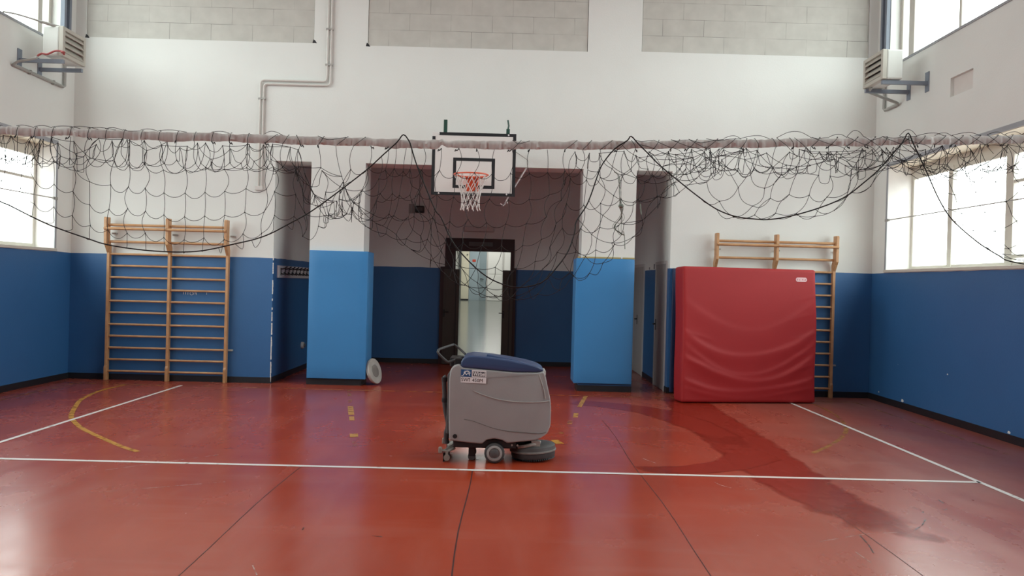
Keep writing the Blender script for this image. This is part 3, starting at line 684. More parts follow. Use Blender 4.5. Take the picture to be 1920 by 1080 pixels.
# corridor fittings
cr = thing('coat_rack', 'grey coat rack board with a row of black hooks in the left passage', 'coat rack', (RX0, 13.06, 1.64))
kid(MB().box(RX0, RX0 + .03, 13.06, 15.35, 1.64, 1.835).build('back_board', mat('coat rack grey', (.62, .60, .60), .5), bevel=.004), cr)
for k in range(9):
    yy = 13.18 + .245 * k; x = RX0 + .03
    m_ = MB().box(x, x + .006, yy - .02, yy + .02, 1.68, 1.80)
    m_.tube(smooth_path([(x, yy, 1.78), (x + .05, yy, 1.79), (x + .09, yy, 1.81), (x + .10, yy, 1.825)], 3), .011, 6).tube(smooth_path([(x, yy, 1.72), (x + .03, yy, 1.70), (x + .05, yy, 1.70), (x + .055, yy, 1.735)], 3), .011, 6)
    kid(m_.build('hook', M_BLACK), cr)
so = thing('wall_socket', 'round grey wall socket low on the left passage wall', 'socket', (RX0, 14.75, .45))
Ms = Matrix.Translation((RX0, 14.75, .45)) @ Matrix.Rotation(PI / 2, 4, 'Y')
kid(MB().lathe([(.06, 0), (.06, .03), (.05, .045)], 20, Ms).build('base', M_LGREY, smooth=True), so)
kid(MB().lathe([(.035, .045), (.035, .06), (.028, .07)], 16, Ms).build('plug', M_DGREY, smooth=True), so)
em = thing('emergency_lamp', 'dark lamp box with a grey plate on the corridor wall left of the doorway', 'lamp', (-1.8, RY, 3.08))
kid(MB().box(-1.99, -1.86, RY - .01, RY, 3.0, 3.19).build('wall_plate', M_PASS), em)
kid(MB().box(-1.855, -1.675, RY - .10, RY, 3.01, 3.15).build('housing', M_BLACK, bevel=.015), em)
kid(MB().box(-1.825, -1.705, RY - .108, RY - .1, 3.045, 3.12).build('lens', M_PLATE, bevel=.005), em)
kid(MB().tube([(-1.78, RY - .012, 3.15), (-1.78, RY - .012, 3.9)], .006, 6).build('cable', M_DGREY), em)
lt = thing('light_fitting', 'flat pale rectangular light fitting above the doorway', 'light', (-.58, RY, 2.68))
kid(MB().box(-.89, -.26, RY - .05, RY, 2.66, 2.77).build('base', mat('fitting body', (.60, .585, .57), .7), bevel=.02), lt)
kid(MB().box(-.86, -.29, RY - .062, RY - .05, 2.675, 2.755).build('diffuser', mat('fitting diffuser', (.68, .67, .655), .6), bevel=.012), lt)
tag(MB().rbox(.03, .03, .96, .012, (1, 1, 4), None, Matrix.Translation((2.60, D - .045, .985))).build('edge_guard', M_NAVYPOST, smooth=True), 'narrow navy upright guard between the right passage and the red crash mat', 'guard')

# column pads
def pad(x0, x1, z0, z1, side, lab):
    o = thing('column_pad', lab, 'pad', ((x0 + x1) / 2, D - .03, z0), 0, 'blue pads around the columns')
    yf = D - .062
    kid(MB().rbox((x1 - x0) / 2, .03, (z1 - z0) / 2, .014, (6, 1, 10), None, Matrix.Translation(((x0 + x1) / 2, D - .032, (z0 + z1) / 2))).build('front_pad', M_PAD, smooth=True), o)
    xs = (x1 - .04) if side > 0 else (x0 + .04)
    kid(MB().rbox(.04, .245, (z1 - z0) / 2, .014, (1, 4, 10), None, Matrix.Translation((xs, D + .248, (z0 + z1) / 2))).build('side_pad', M_PAD, smooth=True), o)
    return o
pl = pad(-3.05, -2.14, .10, 2.08, 1, 'light blue column pad left of the doorway')
pr = pad(1.075, 1.98, .125, 2.065, -1, 'light blue column pad right of the doorway, with a wooden batten on top')
kid(MB().box(1.10, 1.98, D - .03, D - .001, 2.068, 2.092).build('batten', M_GOLD), pr)
for x in (1.16, 1.78): kid(MB().lathe([(.014, 0), (.012, .008)], 10, Matrix.Translation((x, D - .03, 2.084)) @ Matrix.Rotation(PI / 2, 4, 'X')).build('screw', M_STK), pr)

# scrubbing disc leaning on the pad
sd = thing('pad_holder', 'round grey scrubbing pad holder leaning on the left column pad', 'disc', (-2.02, 13.0, 0))
ax = Vector((1, -.33, .30)).normalized(); zx = Vector((-.30, 0, 1)); zx = (zx - ax * zx.dot(ax)).normalized(); yx = ax.cross(zx)
Md = Matrix((zx, yx, ax)).transposed().to_4x4(); Md.translation = Vector((-2.045, 12.98, .212))
kid(MB().lathe([(.0, 0), (.195, 0), (.205, .012), (.2, .03), (.0, .03)], 32, Md, False).build('plate', M_PADDISC, smooth=True), sd)
kid(MB().lathe([(.10, .03), (.10, .038), (.06, .045), (.0, .04)], 24, Md, False).build('hub', M_STEEL, smooth=True), sd)
kid(MB().lathe([(.15, -.028), (.19, -.024), (.19, -.001), (.15, -.001)], 32, Md, False).build('bristle_ring', M_LGREY, smooth=True), sd)

# wall bars ------------------------------------------------------------
def wall_bars(xs, lab, rungs=True):
    o = thing('wall_bars', lab, 'wall bars', (xs[1], D - .12, 0), 0, 'wooden wall bars on the far wall')
    yb = D - .015
    prof = [(yb - .02, 0), (yb - .115, 0), (yb - .115, .20), (yb - .095, .235), (yb - .095, 1.96), (yb - .20, 2.10), (yb - .21, 2.48), (yb - .20, 2.50), (yb - .075, 2.50), (yb - .075, 2.16), (yb - .02, 2.05)]
    for x in xs: kid(MB().prism(prof, x - .021, x + .021, 'x').build('upright', M_WOOD, bevel=.005), o)
    def rung(xa, xb, yc, z, ry=.021, rz=.017):
        n = 12; v = []
        for x in (xa, xb): v += [(x, yc + ry * math.cos(2 * PI * j / n), z + rz * math.sin(2 * PI * j / n)) for j in range(n)]
        f = [(j, (j + 1) % n, n + (j + 1) % n, n + j) for j in range(n)] + [tuple(range(n))[::-1], tuple(range(n, 2 * n))]
        kid(MB().add(v, f).build('rung', M_WOOD, smooth=True), o)
    for a, b2 in zip(xs[:-1], xs[1:]):
        for k in range(11): rung(a + .005, b2 - .005, yb - .058, .142 + .18 * k)
        rung(a + .005, b2 - .005, yb - .10, 2.13, .024, .019)
        rung(a + .005, b2 - .005, yb - .13, 2.385, .024, .02); rung(a - .01, b2 + .01, yb - .212, 2.325, .026, .021)
    for x in xs:
        for z in (2.26, .5): kid(MB().box(x + .018, x + .09, yb - .03, yb + .014, z - .012, z + .012).build('wall_bracket', M_GALV), o)
    return o
wall_bars((-6.12, -5.185, -4.295), 'wooden wall bars standing free on the left side of the far wall')
wall_bars((3.22, 4.14, 5.06), 'wooden wall bars behind the red crash mat')

# crash mat --------------------------------------------------------------
def mat_disp(p):
    x, y, z = p
    if y < 0:
        f_ = max(0.0, min(1.0, (-y) / .16)); u = x / 1.02; v = z / .965
        edge = max(0, 1 - abs(u) ** 6) * max(0, 1 - abs(v) ** 8)
        d = .012 * math.sin(PI * (v + 1) / 2) + .016 * max(0, .1 - v)
        # hanging folds: swags, lowest in the middle, sharpest near both edges
        for v0, amp, sag, wd in ((.50, .006, .42, .16), (.10, .013, .44, .11), (-.12, .009, .46, .08), (-.30, .016, .38, .10), (-.62, .014, .24, .085), (-.80, .008, .12, .06)):
            c = v0 - sag * (1 - (u + .02) ** 2) + .03 * math.sin(3.1 * u + 9 * v0)
            tt = (v - c) / wd; pf = math.exp(-(tt / .38) ** 2) if tt > 0 else math.exp(-(tt / 1.15) ** 2)
            d += 1.7 * amp * edge * pf * (.40 + .75 * abs(u) ** 1.3)
        # short creases at the right-hand and left-hand edges
        for v0, amp in ((.62, .005), (.35, .006), (.05, .010), (-.22, .008), (-.42, .008)):
            tt = (v - (v0 + .28 * (u - 1))) / .028; d += amp * edge * math.exp(-tt * tt) * max(0, u - .55) * 2.2
        for v0, amp in ((.05, .010), (-.36, .010), (-.66, .008)):
            tt = (v - (v0 - .30 * (u + 1))) / .030; d += amp * edge * math.exp(-tt * tt) * max(0, -.5 - u) * 2.2
        y -= d * f_
    x += .012 * math.sin(z * 4.2 + 1) * (1 if x > .9 else .5)
    return (x, y, z)
ml = thing('crash_mat', 'thick red vinyl crash mat leaning on the right wall bars', 'mat', (3.56, 12.09, 0))
ang = math.atan2(.295, 2.034)
Mm = Matrix.Translation((3.555, 11.91, 0)) @ Matrix.Rotation(ang, 4, 'Z') @ Matrix.Rotation(math.radians(-1.8), 4, 'X') @ Matrix.Translation((0, .175, .985))
kid(MB().rbox(1.025, .165, .975, .034, (70, 4, 90), mat_disp, Mm).build('cover', M_RED, smooth=True), ml)
lg = []
for k in range(28):
    a = 2 * PI * k / 28; lg.append((.79 + .055 * math.copysign(1, math.cos(a)) * (1 if abs(math.cos(a)) > 1e-6 else 0) + .032 * math.cos(a), .825 + .032 * math.sin(a)))
def on_mat(x, z, off): p = Vector(mat_disp((x, -.165, z))); return Mm @ Vector((p.x, p.y - off, p.z))
M_LOGO = mat('faded pink print', (.75, .48, .50), .5)
lb = MB().add([tuple(on_mat(x, z, .004)) for x, z in lg], [tuple(range(28))]); lb.cur = 1
for x0, x1, z0, z1 in ((.725, .733, .812, .838), (.752, .768, .829, .834), (.752, .768, .815, .820), (.80, .818, .829, .835), (.806, .812, .812, .83), (.845, .853, .812, .838), (.826, .834, .814, .82)):
    lb.add([tuple(on_mat(x, z, .006)) for x, z in ((x0, z0), (x1, z0), (x1, z1), (x0, z1))], [(0, 1, 2, 3)])
kid(lb.build('logo_patch', [M_LOGO, M_REDEDGE]), ml)

# basketball hoop --------------------------------------------------------
YH = 11.85
bh = thing('basketball_hoop', 'white wall mounted basketball backboard with black markings and orange ring', 'basketball hoop', (-.51, YH, 2.88))
bx0, bx1, bz0, bz1 = -1.11, .09, 2.885, 3.785
kid(MB().box(bx0, bx1, YH, YH + .03, bz0, bz1).build('backboard', M_BOARD, bevel=.004), bh)
m_ = MB(); e = .045; yy = YH - .002
m_.box(bx0, bx1, yy, YH, bz0, bz0 + e).box(bx1 - e, bx1, yy, YH, bz0 + e, bz1 - e).box(bx0 + .10, bx1, yy, YH, bz1 - e, bz1).box(bx0, bx0 + e, yy, YH, bz0 + e, bz1 - .06)
kid(m_.build('border_marking', M_BLINE), bh)
ix0, ix1, iz0, iz1 = -.805, -.205, 2.99, 3.425
m_ = MB().slab('y', yy, YH, ix0, ix1, iz0, iz1, [(ix0 + e, ix1 - e, iz0 + e, iz1 - e)])
kid(m_.build('target_marking', M_BLINE), bh)
for x, z in ((-1.0, 2.91), (-.03, 2.915), (-1.02, 3.762), (-.02, 3.765)):
    kid(MB().lathe([(.012, 0), (.012, .008), (.006, .012)], 10, Matrix.Translation((x, YH, z)) @ Matrix.Rotation(PI / 2, 4, 'X')).build('bolt', M_STK), bh)
rc = Vector((-.525, YH - .15 - .235, 3.135)); R0 = .235
kid(MB().tube([(rc.x + R0 * math.cos(a), rc.y + R0 * math.sin(a), rc.z) for a in [2 * PI * i / 40 for i in range(40)]], .0105, 8, True).build('ring', M_ORANGE, smooth=True), bh)
m_ = MB().prism([(YH, 3.16), (YH, 2.95), (YH - .02, 2.95), (YH - .12, 3.10), (YH - .16, 3.125), (YH - .16, 3.145)], rc.x - .085, rc.x + .085, 'x')
m_.tube([(rc.x - .08, YH - .05, 3.12), (rc.x - .16, YH - .2, rc.z - .012)], .008, 6).tube([(rc.x + .08, YH - .05, 3.12), (rc.x + .16, YH - .2, rc.z - .012)], .008, 6)
kid(m_.build('ring_bracket', M_ORANGE, bevel=.004), bh)
hn = MB(); K = 12
prof = [(.232, 0), (.185, -.11), (.150, -.20), (.130, -.29), (.124, -.38), (.128, -.45)]
def hp(k, lv): r_, z_ = prof[lv]; a = 2 * PI * k / (2 * K); return (rc.x + r_ * math.cos(a), rc.y + r_ * math.sin(a), rc.z - .01 + z_)
for k in range(K):
    for s_ in (1, -1):
        P = [hp(2 * k + s_ * l, l) for l in range(6)]
        hn.tube(smooth_path(P, 3), .0055, 5)
    a = 2 * PI * k / K
    hn.tube([hp(2 * k + 1, 5), tuple(Vector(hp(2 * k + 1, 5)) + Vector((.012 * math.cos(a), .01, -.03)))], .008, 5)
kid(hn.build('hoop_net', M_NETW), bh)
for x in (-.93, -.03):
    m_ = MB().box(x - .025, x + .025, YH + .03, YH + .08, 2.95, 3.97 if x < -.5 else 3.86)
    if x > -.5: m_.tube([(x, YH + .055, 3.86), (x + .008, YH + .055, 3.91), (x - .006, YH + .055, 3.99)], .014, 6)
    m_.tube([(x, YH + .055, 3.7), (x, D, 3.7)], .024, 8).tube([(x, YH + .055, 3.05), (x, D, 3.5)], .02, 8)
    m_.box(x - .06, x + .06, D - .012, D, 3.46, 3.9)
    kid(m_.build('support_frame', M_GREEN, smooth=False), bh)
cw = thing('crank_rod', 'pale crank rod with hooked end hanging behind the backboard', 'rod', (.25, 11.97, 2.75))
P = smooth_path([(.09, 11.95, 3.545), (.22, 11.95, 3.46), (.268, 11.96, 3.42), (.262, 11.96, 3.34), (.238, 11.96, 3.30)], 4)
kid(MB().tube(P, .005, 6).build('hanger_wire', M_GALV), cw)
kid(MB().tube([(.245, 11.96, 3.31), (-.01, 11.96, 2.88), (-.045, 11.96, 2.80), (-.075, 11.95, 2.765), (-.115, 11.94, 2.79)], .011, 8).tube([(-.035, 11.96, 2.85), (-.015, 11.96, 2.80)], .012, 6).build('rod', M_CRANK, smooth=True), cw)

# ------------------------------------------------------------------ floor scrubber
SY = 7.5
BODY = [(-.482, .202), (-.490, .328), (-.495, .522), (-.497, .764), (-.484, .851), (-.456, .881), (-.403, .897), (-.378, .866), (-.145, .851), (.107, .834), (.310, .835), (.363, .848), (.381, .805), (.414, .665), (.434, .584), (.441, .496), (.440, .351), (.414, .278), (.355, .237), (.307, .217), (.162, .203), (.041, .188), (.010, .212), (-.071, .228), (-.150, .212), (-.178, .176), (-.298, .183)]
LID = [(-.388, .866), (-.394, .912), (-.385, .936), (-.361, .961), (-.299, .977), (-.148, .968), (.041, .945), (.206, .918), (.309, .891), (.353, .866), (.365, .850), (.310, .838), (.107, .836), (-.146, .853)]
fs = thing('floor_scrubber', 'grey walk behind floor scrubber with navy lid standing on the red court', 'floor scrubber', (0, SY + .24, 0))
def loft(poly, y0, y1, r, seg=4, front_taper=0.0):
    """profile (x,z) swept in y with edges rounded over radius r; vertices are pulled inward near both faces"""
    poly = round_poly(poly, .02, 2); n = len(poly)
    P = [Vector(p) for p in poly]
    area2 = sum(P[i].x * P[(i + 1) % n].y - P[(i + 1) % n].x * P[i].y for i in range(n)); sg = 1 if area2 > 0 else -1
    nor = []
    for i in range(n):
        t = (P[(i + 1) % n] - P[i - 1]).normalized(); nor.append(Vector((-t.y, t.x)) * sg)   # inward
    st = [(y0 + r * (1 - math.cos(PI / 2 * k / seg)), r * (1 - math.sin(PI / 2 * k / seg))) for k in range(seg + 1)]
    st += [(y1 - (a - y0), b2) for a, b2 in st[::-1]]
    v = []
    for yy, ins in st:
        for p, q in zip(P, nor):
            w_ = p + q * ins
            t = 0.0
            if front_taper and p.x > 0:
                t = (p.x / .44) ** 3 * front_taper
            yc = (y0 + y1) / 2
            v.append((w_.x, yc + (yy - yc) * (1 - t), w_.y))
    f = [tuple(range(n)), tuple((len(st) - 1) * n + i for i in range(n))[::-1]]
    for k in range(len(st) - 1):
        f += [(k * n + i, (k + 1) * n + i, (k + 1) * n + (i + 1) % n, k * n + (i + 1) % n) for i in range(n)]
    return MB().add(v, f)
Y0, Y1 = SY, SY + .48
bd = kid(loft(BODY, Y0, Y1, .016, 4, .30).build('tank', M_GREY, smooth=True), fs)
ld = kid(loft(LID, Y0 + .004, Y1 - .004, .017, 4, .30).build('lid', M_NAVY, smooth=True), fs)
# raised rib along the lid
kid(MB().tube(smooth_path([(-.16, Y0 + .09, .972), (0.0, Y0 + .075, .945), (.12, Y0 + .07, .922), (.22, Y0 + .08, .896), (.32, Y0 + .11, .868)], 4), .016, 8).build('lid_rib', M_NAVY, smooth=True), fs)
def sidey(x):   # y of the near side face, following the front taper
    t = (x / .44) ** 3 * .30 if x > 0 else 0
    return SY + .24 - .24 * (1 - t)
def side_tube(name, pts, r, m_, off=0.0):
    P = smooth_path([(x, sidey(x) + off, z) for x, z in pts], 4)
    return kid(MB().tube(P, r, 6).build(name, m_, smooth=True), fs)
side_tube('moulded_ridge', [(-.271, .658), (-.188, .626), (-.066, .591), (.055, .574), (.152, .567), (.298, .566), (.425, .575)], .0038, mat('lit ridge', (.40, .39, .38), .5))  # paler tube paints the light caught along the moulded crease
side_tube('moulded_groove', [(-.352, .399), (-.279, .387), (-.181, .355), (-.083, .324), (.038, .302), (.184, .291), (.329, .280), (.40, .288)], .0028, mat('dark groove line', (.13, .125, .12), .6))  # thin darker tube draws the seam low on the tank
side_tube('front_crease', [(.318, .822), (.346, .746), (.373, .664), (.385, .60)], .0042, mat('lit front crease', (.40, .39, .38), .5))  # paler tube paints the lit crease beside the nose
# front lamp like recess on the nose
kid(MB().box(.405, .43, SY + .10, SY + .16, .55, .585).build('front_recess', M_DGREY, bevel=.006), fs)
kid(MB().box(.352, .385, SY + .10, SY + .36, .80, .845).build('front_catch', M_LGREY, bevel=.008), fs)
kid(MB().lathe([(.0, .014), (.008, .014), (.008, .008), (.02, .008), (.02, 0)], 16, Matrix.Translation((-.43, SY + .003, .242)) @ Matrix.Rotation(PI / 2, 4, 'X'), False).build('drain_cap', M_BLACK, smooth=True), fs)
# handle loop
hp_ = [(-.377, SY + .14, .955), (-.43, SY + .12, .935), (-.497, SY + .09, .912), (-.530, SY + .085, .915), (-.605, SY + .08, .985), (-.608, SY + .09, 1.002), (-.595, SY + .13, 1.02), (-.50, SY + .37, 1.042), (-.476, SY + .39, 1.04), (-.42, SY + .38, 1.0), (-.372, SY + .34, .962)]
hd = kid(MB().tube(smooth_path(hp_, 4), .011, 10).build('handle', M_RUBBER, smooth=True), fs)
kid(MB().box(-.46, -.385, SY + .10, SY + .38, .86, .945).build('handle_mount', M_BLACK, bevel=.012), fs)
kid(MB().box(-.50, -.43, SY + .12, SY + .36, .86, .945).build('control_panel', M_BLACK, bevel=.01), fs)
# suction hose at the rear
hs = [(-.527, SY + .10, .77), (-.547, SY + .10, .745), (-.541, SY + .10, .629), (-.538, SY + .10, .531), (-.528, SY + .10, .455), (-.514, SY + .10, .395), (-.503, SY + .10, .345), (-.507, SY + .11, .29), (-.520, SY + .12, .24), (-.510, SY + .13, .15)]
kid(MB().tube(smooth_path(hs, 5), .022, 10).build('suction_hose', M_RUBBER, smooth=True), fs)
for (x, z) in ((-.545, .745), (-.539, .555)): kid(MB().lathe([(.027, -.02), (.027, .02)], 14, Matrix.Translation((x, SY + .10, z))).build('hose_cuff', M_BLACK, smooth=True), fs)
kid(MB().box(-.515, -.49, SY + .06, SY + .42, .25, .80).build('rear_panel', M_DGREY, bevel=.01), fs)
kid(MB().box(-.525, -.48, SY + .12, SY + .16, .20, .33).build('hose_bracket', M_BLACK, bevel=.006), fs)
# chassis
kid(MB().box(-.45, .13, SY + .05, SY + .43, .13, .21).box(.13, .32, SY + .17, SY + .40, .15, .205).build('chassis', M_BLACK, bevel=.01), fs)
for x in (.09, .14): kid(MB().lathe([(.009, 0), (.009, .012)], 10, Matrix.Translation((x, SY + .05, .165)) @ Matrix.Rotation(PI / 2, 4, 'X')).build('bolt', M_STEEL), fs)
# main wheels
for yy, sgn in ((SY + .035, 1), (SY + .445, -1)):
    Mw = Matrix.Translation((-.068, yy, .0925)) @ Matrix.Rotation(PI / 2 * sgn, 4, 'X')
    tr = kid(MB().lathe([(.062, .02), (.072, .028), (.086, .026), (.0925, .018), (.0925, -.018), (.086, -.026), (.06, -.026)], 36, Mw, False).build('wheel', M_RUBBER, smooth=True), fs)
    MB().lathe([(.072, .027), (.066, .031), (.05, .031), (.044, .022), (.0, .022)], 36, Mw, False).build('rim', mat('wheel rim grey', (.33, .33, .325), .5), tr, smooth=True)
    MB().lathe([(.040, .022), (.040, .034), (.032, .038), (.012, .038), (.012, .046), (.0, .046)], 24, Mw, False).build('hub_cap', M_DGREY, tr, smooth=True)
# rear casters
for yy in (SY + .14, SY + .36):
    x = -.278
    ca = kid(MB().box(x - .03, x + .03, yy - .022, yy - .016, .04, .13).box(x - .03, x + .03, yy + .016, yy + .022, .04, .13).box(x - .04, x + .04, yy - .03, yy + .03, .12, .14).build('caster', M_BLACK, bevel=.004), fs)
    MB().lathe([(.0, .014), (.032, .014), (.036, .008), (.036, -.008), (.032, -.014), (.0, -.014)], 20, Matrix.Translation((x, yy, .036)) @ Matrix.Rotation(PI / 2, 4, 'X'), False).build('caster_wheel', M_DGREY, ca, smooth=True)
# squeegee at the rear
sq = [(-.535, SY + .02, .06), (-.505, SY + .12, .06), (-.495, SY + .24, .06), (-.505, SY + .36, .06), (-.535, SY + .46, .06)]
P = smooth_path(sq, 5)
kid(MB().tube([(p.x, p.y, .098) for p in P], .014, 8).build('squeegee_bar', M_SQ, smooth=True), fs)
v = []
for p in P: v += [(p.x, p.y, .09), (p.x, p.y, .004), (p.x + .008, p.y, .004), (p.x + .008, p.y, .09)]
f = [(4 * i + a, 4 * i + (a + 1) % 4, 4 * i + 4 + (a + 1) % 4, 4 * i + 4 + a) for i in range(len(P) - 1) for a in range(4)]
kid(MB().add(v, f).build('squeegee_blade', M_RUBBER), fs)
for yy in (SY + .02, SY + .46):
    kid(MB().box(-.578, -.545, yy - .022, yy + .022, .082, .138).build('bumper_block', M_SQ, bevel=.008), fs)
    kid(MB().lathe([(.0, .012), (.028, .012), (.028, -.012), (.0, -.012)], 18, Matrix.Translation((-.50, yy - .012, .045)) @ Matrix.Rotation(PI / 2, 4, 'X'), False).build('guide_roller', M_SQ, smooth=True), fs)
    kid(MB().tube([(-.55, yy, .105), (-.50, yy, .10), (-.44, yy + (.08 if yy < SY + .2 else -.08), .115)], .015, 8).box(-.512, -.488, yy - .016, yy + .004, .04, .11).build('end_arm', M_SQ, smooth=False), fs)
kid(MB().tube([(-.50, SY + .24, .10), (-.46, SY + .24, .13), (-.42, SY + .24, .16)], .025, 8).tube([(-.50, SY + .10, .105), (-.43, SY + .14, .14), (-.36, SY + .2, .15)], .010, 8).build('squeegee_arm', M_SQ, smooth=True), fs)
# brush deck at the front
dc = (.296, SY + .27)
Mk = Matrix.Translation((dc[0], dc[1], 0.008)) @ Matrix.Rotation(math.radians(-3.5), 4, 'Y')
kid(MB().lathe([(.0, .143), (.15, .140), (.195, .134), (.209, .124), (.213, .088), (.205, .086)], 48, Mk, False).build('deck_cover', M_DGREY, smooth=True), fs)
kid(MB().lathe([(.213, .092), (.218, .088), (.218, .076), (.211, .072)], 48, Mk, False).build('deck_bumper', mat('worn bumper', (.20, .19, .18), .55, var=.5, vscale=14), smooth=True), fs)
kid(MB().lathe([(.205, .080), (.207, .040), (.200, .022), (.0, .022)], 48, Mk, False).build('deck_skirt', M_RUBBER, smooth=True), fs)
br_ = MB()
for k in range(60):
    a = 2 * PI * k / 60
    for r_ in (.19, .165): br_.tube([Mk @ Vector((r_ * math.cos(a), r_ * math.sin(a), .03)), Mk @ Vector(((r_ + .008) * math.cos(a), (r_ + .008) * math.sin(a), .007))], .006, 4)
kid(br_.build('brush', M_BLACK), fs)
kid(MB().box(.20, .33, SY + .17, SY + .30, .145, .21).build('brush_motor', M_BLACK, bevel=.012), fs)
kid(MB().tube(smooth_path([(.15, SY + .12, .135), (.22, SY + .09, .15), (.28, SY + .10, .165), (.33, SY + .13, .16), (.345, SY + .16, .185)], 4), .016, 8).box(.27, .35, SY + .10, SY + .16, .14, .195).build('deck_link', mat('dusty aluminium', (.42, .40, .37), .55, metal=.3, var=.3, vscale=25), smooth=False), fs)
# stickers on the near side
def plate(name, x0, z0, x1, z1, m_, off, skew=0.0):
    return kid(MB().add([(x0, SY - off, z0), (x1, SY - off, z0 + skew), (x1, SY - off, z1 + skew), (x0, SY - off, z1)], [(0, 1, 2, 3)]).build(name, m_), fs)
def lettering(txt, x, z, size, m_, off, width=None, bold=0.0, tilt=0.0, parent=None, name='lettering'):
    cu = bpy.data.curves.new(name, 'FONT'); cu.body = txt; cu.size = size; cu.offset = bold; cu.resolution_u = 3
    t = bpy.data.objects.new(name, cu); COL.objects.link(t)
    bpy.context.view_layer.update()
    dg = bpy.context.evaluated_depsgraph_get(); me = bpy.data.meshes.new_from_object(t.evaluated_get(dg)); bpy.data.objects.remove(t); bpy.data.curves.remove(cu)
    xs = [v.co.x for v in me.vertices]; s_ = width / (max(xs) - min(xs)) if width else 1; x_min = min(xs)
    ct, st_ = math.cos(tilt), math.sin(tilt)
    for v in me.vertices:
        a, b2 = (v.co.x - x_min) * s_, v.co.y
        v.co = (x + a * ct - b2 * st_, SY - off, z + a * st_ + b2 * ct)
    me.materials.clear(); me.materials.append(m_)
    o = bpy.data.objects.new(name, me); COL.objects.link(o); return kid(o, fs)
TL = -.028
plate('logo_sticker', -.390, .788, -.294, .852, M_STKB, .0015, TL * .1)
plate('name_sticker', -.290, .786, -.160, .848, M_STK, .0015, TL * .13)
plate('name_sticker_field', -.283, .792, -.167, .836, M_STKD, .0022, TL * .12)
plate('model_sticker', -.391, .733, -.160, .784, M_STK, .0015, TL * .23)
lettering('Wirbel', -.279, .798, .050, M_STK, .003, .108, .0012, TL)
lettering('SW1 450M', -.386, .744, .046, M_TXT, .003, .195, 0.0, TL)
lm = MB()
kid(MB().tube([(-.3125, SY - .003, .7742), (-.3205, SY - .003, .7675)], .0022, 5).build('lettering', M_TXT), fs)
cx, cz = -.335, .818
lm.tube([(cx + .022 * math.cos(a), SY - .003, cz + .016 * math.sin(a)) for a in [PI * k / 12 * 1.35 - .6 for k in range(13)]], .003, 5)
for k in range(7):
    a = .1 + PI * k / 7; lm.tube([(cx + .024 * math.cos(a), SY - .003, cz + .018 * math.sin(a)), (cx + .033 * math.cos(a), SY - .003, cz + .027 * math.sin(a))], .0028, 5)
lm.tube(smooth_path([(-.385, SY - .003, .796), (-.368, SY - .003, .800), (-.355, SY - .003, .826), (-.34, SY - .003, .803), (-.325, SY - .003, .822), (-.31, SY - .003, .797)], 4), .003, 5)
kid(lm.build('logo_mark', M_STK), fs)

# ------------------------------------------------------------------ volleyball net
NY = 4.2276
TAPE = [(-3.405, 2.36), (-3.0, 2.369), (-2.595, 2.374), (-2.433, 2.368), (-2.244, 2.37), (-1.919, 2.366), (-1.648, 2.365), (-1.404, 2.366), (-1.241, 2.365), (-.969, 2.361), (-.697, 2.363), (-.534, 2.36), (-.398, 2.36), (-.153, 2.364), (.038, 2.367), (.324, 2.375), (.61, 2.382), (.802, 2.39), (1.047, 2.402), (1.321, 2.412), (1.622, 2.426), (1.896, 2.436), (2.033, 2.443), (2.307, 2.453), (2.636, 2.468), (3.131, 2.495), (3.681, 2.523), (4.509, 2.56)]
ROPE = [(-3.135, 2.349), (-2.998, 2.258), (-2.805, 2.114), (-2.587, 1.995), (-2.532, 1.972), (-2.423, 1.92), (-2.33, 1.879), (-2.231, 1.844), (-2.125, 1.811), (-2.041, 1.786), (-1.918, 1.768), (-1.796, 1.758), (-1.66, 1.756), (-1.538, 1.767), (-1.39, 1.803), (-1.282, 1.831), (-1.201, 1.863), (-1.121, 1.908), (-1.0, 1.98), (-.854, 2.092), (-.72, 2.202), (-.641, 2.278), (-.574, 2.342), (-.542, 2.37), (-.512, 2.349), (-.5, 2.317), (-.471, 2.231), (-.419, 2.109), (-.37, 2.002), (-.339, 1.964), (-.287, 1.857), (-.22, 1.774), (-.13, 1.692), (-.047, 1.645), (.057, 1.62), (.179, 1.648), (.256, 1.729), (.311, 1.812), (.342, 1.911), (.348, 1.964), (.393, 2.036), (.419, 2.099), (.451, 2.201), (.477, 2.264), (.535, 2.339), (.597, 2.382), (.616, 2.393), (.652, 2.37), (.708, 2.317), (.77, 2.258), (.867, 2.182), (.959, 2.113), (1.057, 2.048), (1.154, 2.012), (1.25, 2.001), (1.332, 2.0), (1.441, 2.02), (1.582, 2.064), (1.712, 2.122), (1.806, 2.196), (1.892, 2.275), (1.966, 2.364), (2.006, 2.415), (2.032, 2.448), (2.061, 2.402), (2.096, 2.335), (2.14, 2.246), (2.192, 2.138), (2.25, 2.046), (2.32, 1.977), (2.424, 1.898), (2.517, 1.845), (2.572, 1.819), (2.766, 1.797), (2.958, 1.829), (3.175, 1.945), (3.388, 2.17), (3.6, 2.477), (3.681, 2.534)]
TAPE_H = .042
def tape_z(x): return float(np.interp(x, [p[0] for p in TAPE], [p[1] for p in TAPE]))
TOPSTEP = .0899                       # gathered spacing of the cords along the tape
def col_x(c): return -2.595 + TOPSTEP * c
rope = np.array([(x, NY, z) for x, z in ROPE]); seg = np.linalg.norm(np.diff(rope, axis=0), axis=1); arc = np.concatenate([[0], np.cumsum(seg)])
HK = (23, 46, 63)                     # rope vertices lifted over the tape
anch = [(6, 3.2), (8, 5.2), (11.64, 9.15), (15, 14.2), (23, 23.5), (46, 41.5), (63, 58.0)]
aa = [np.interp(i, range(len(arc)), arc) for i, _ in anch]; cc = [c for _, c in anch]
aa = [0.0] + aa + [arc[-1]]; cc = [3.2 - aa[1] / .1] + cc + [58 + (arc[-1] - aa[-2]) / .1]
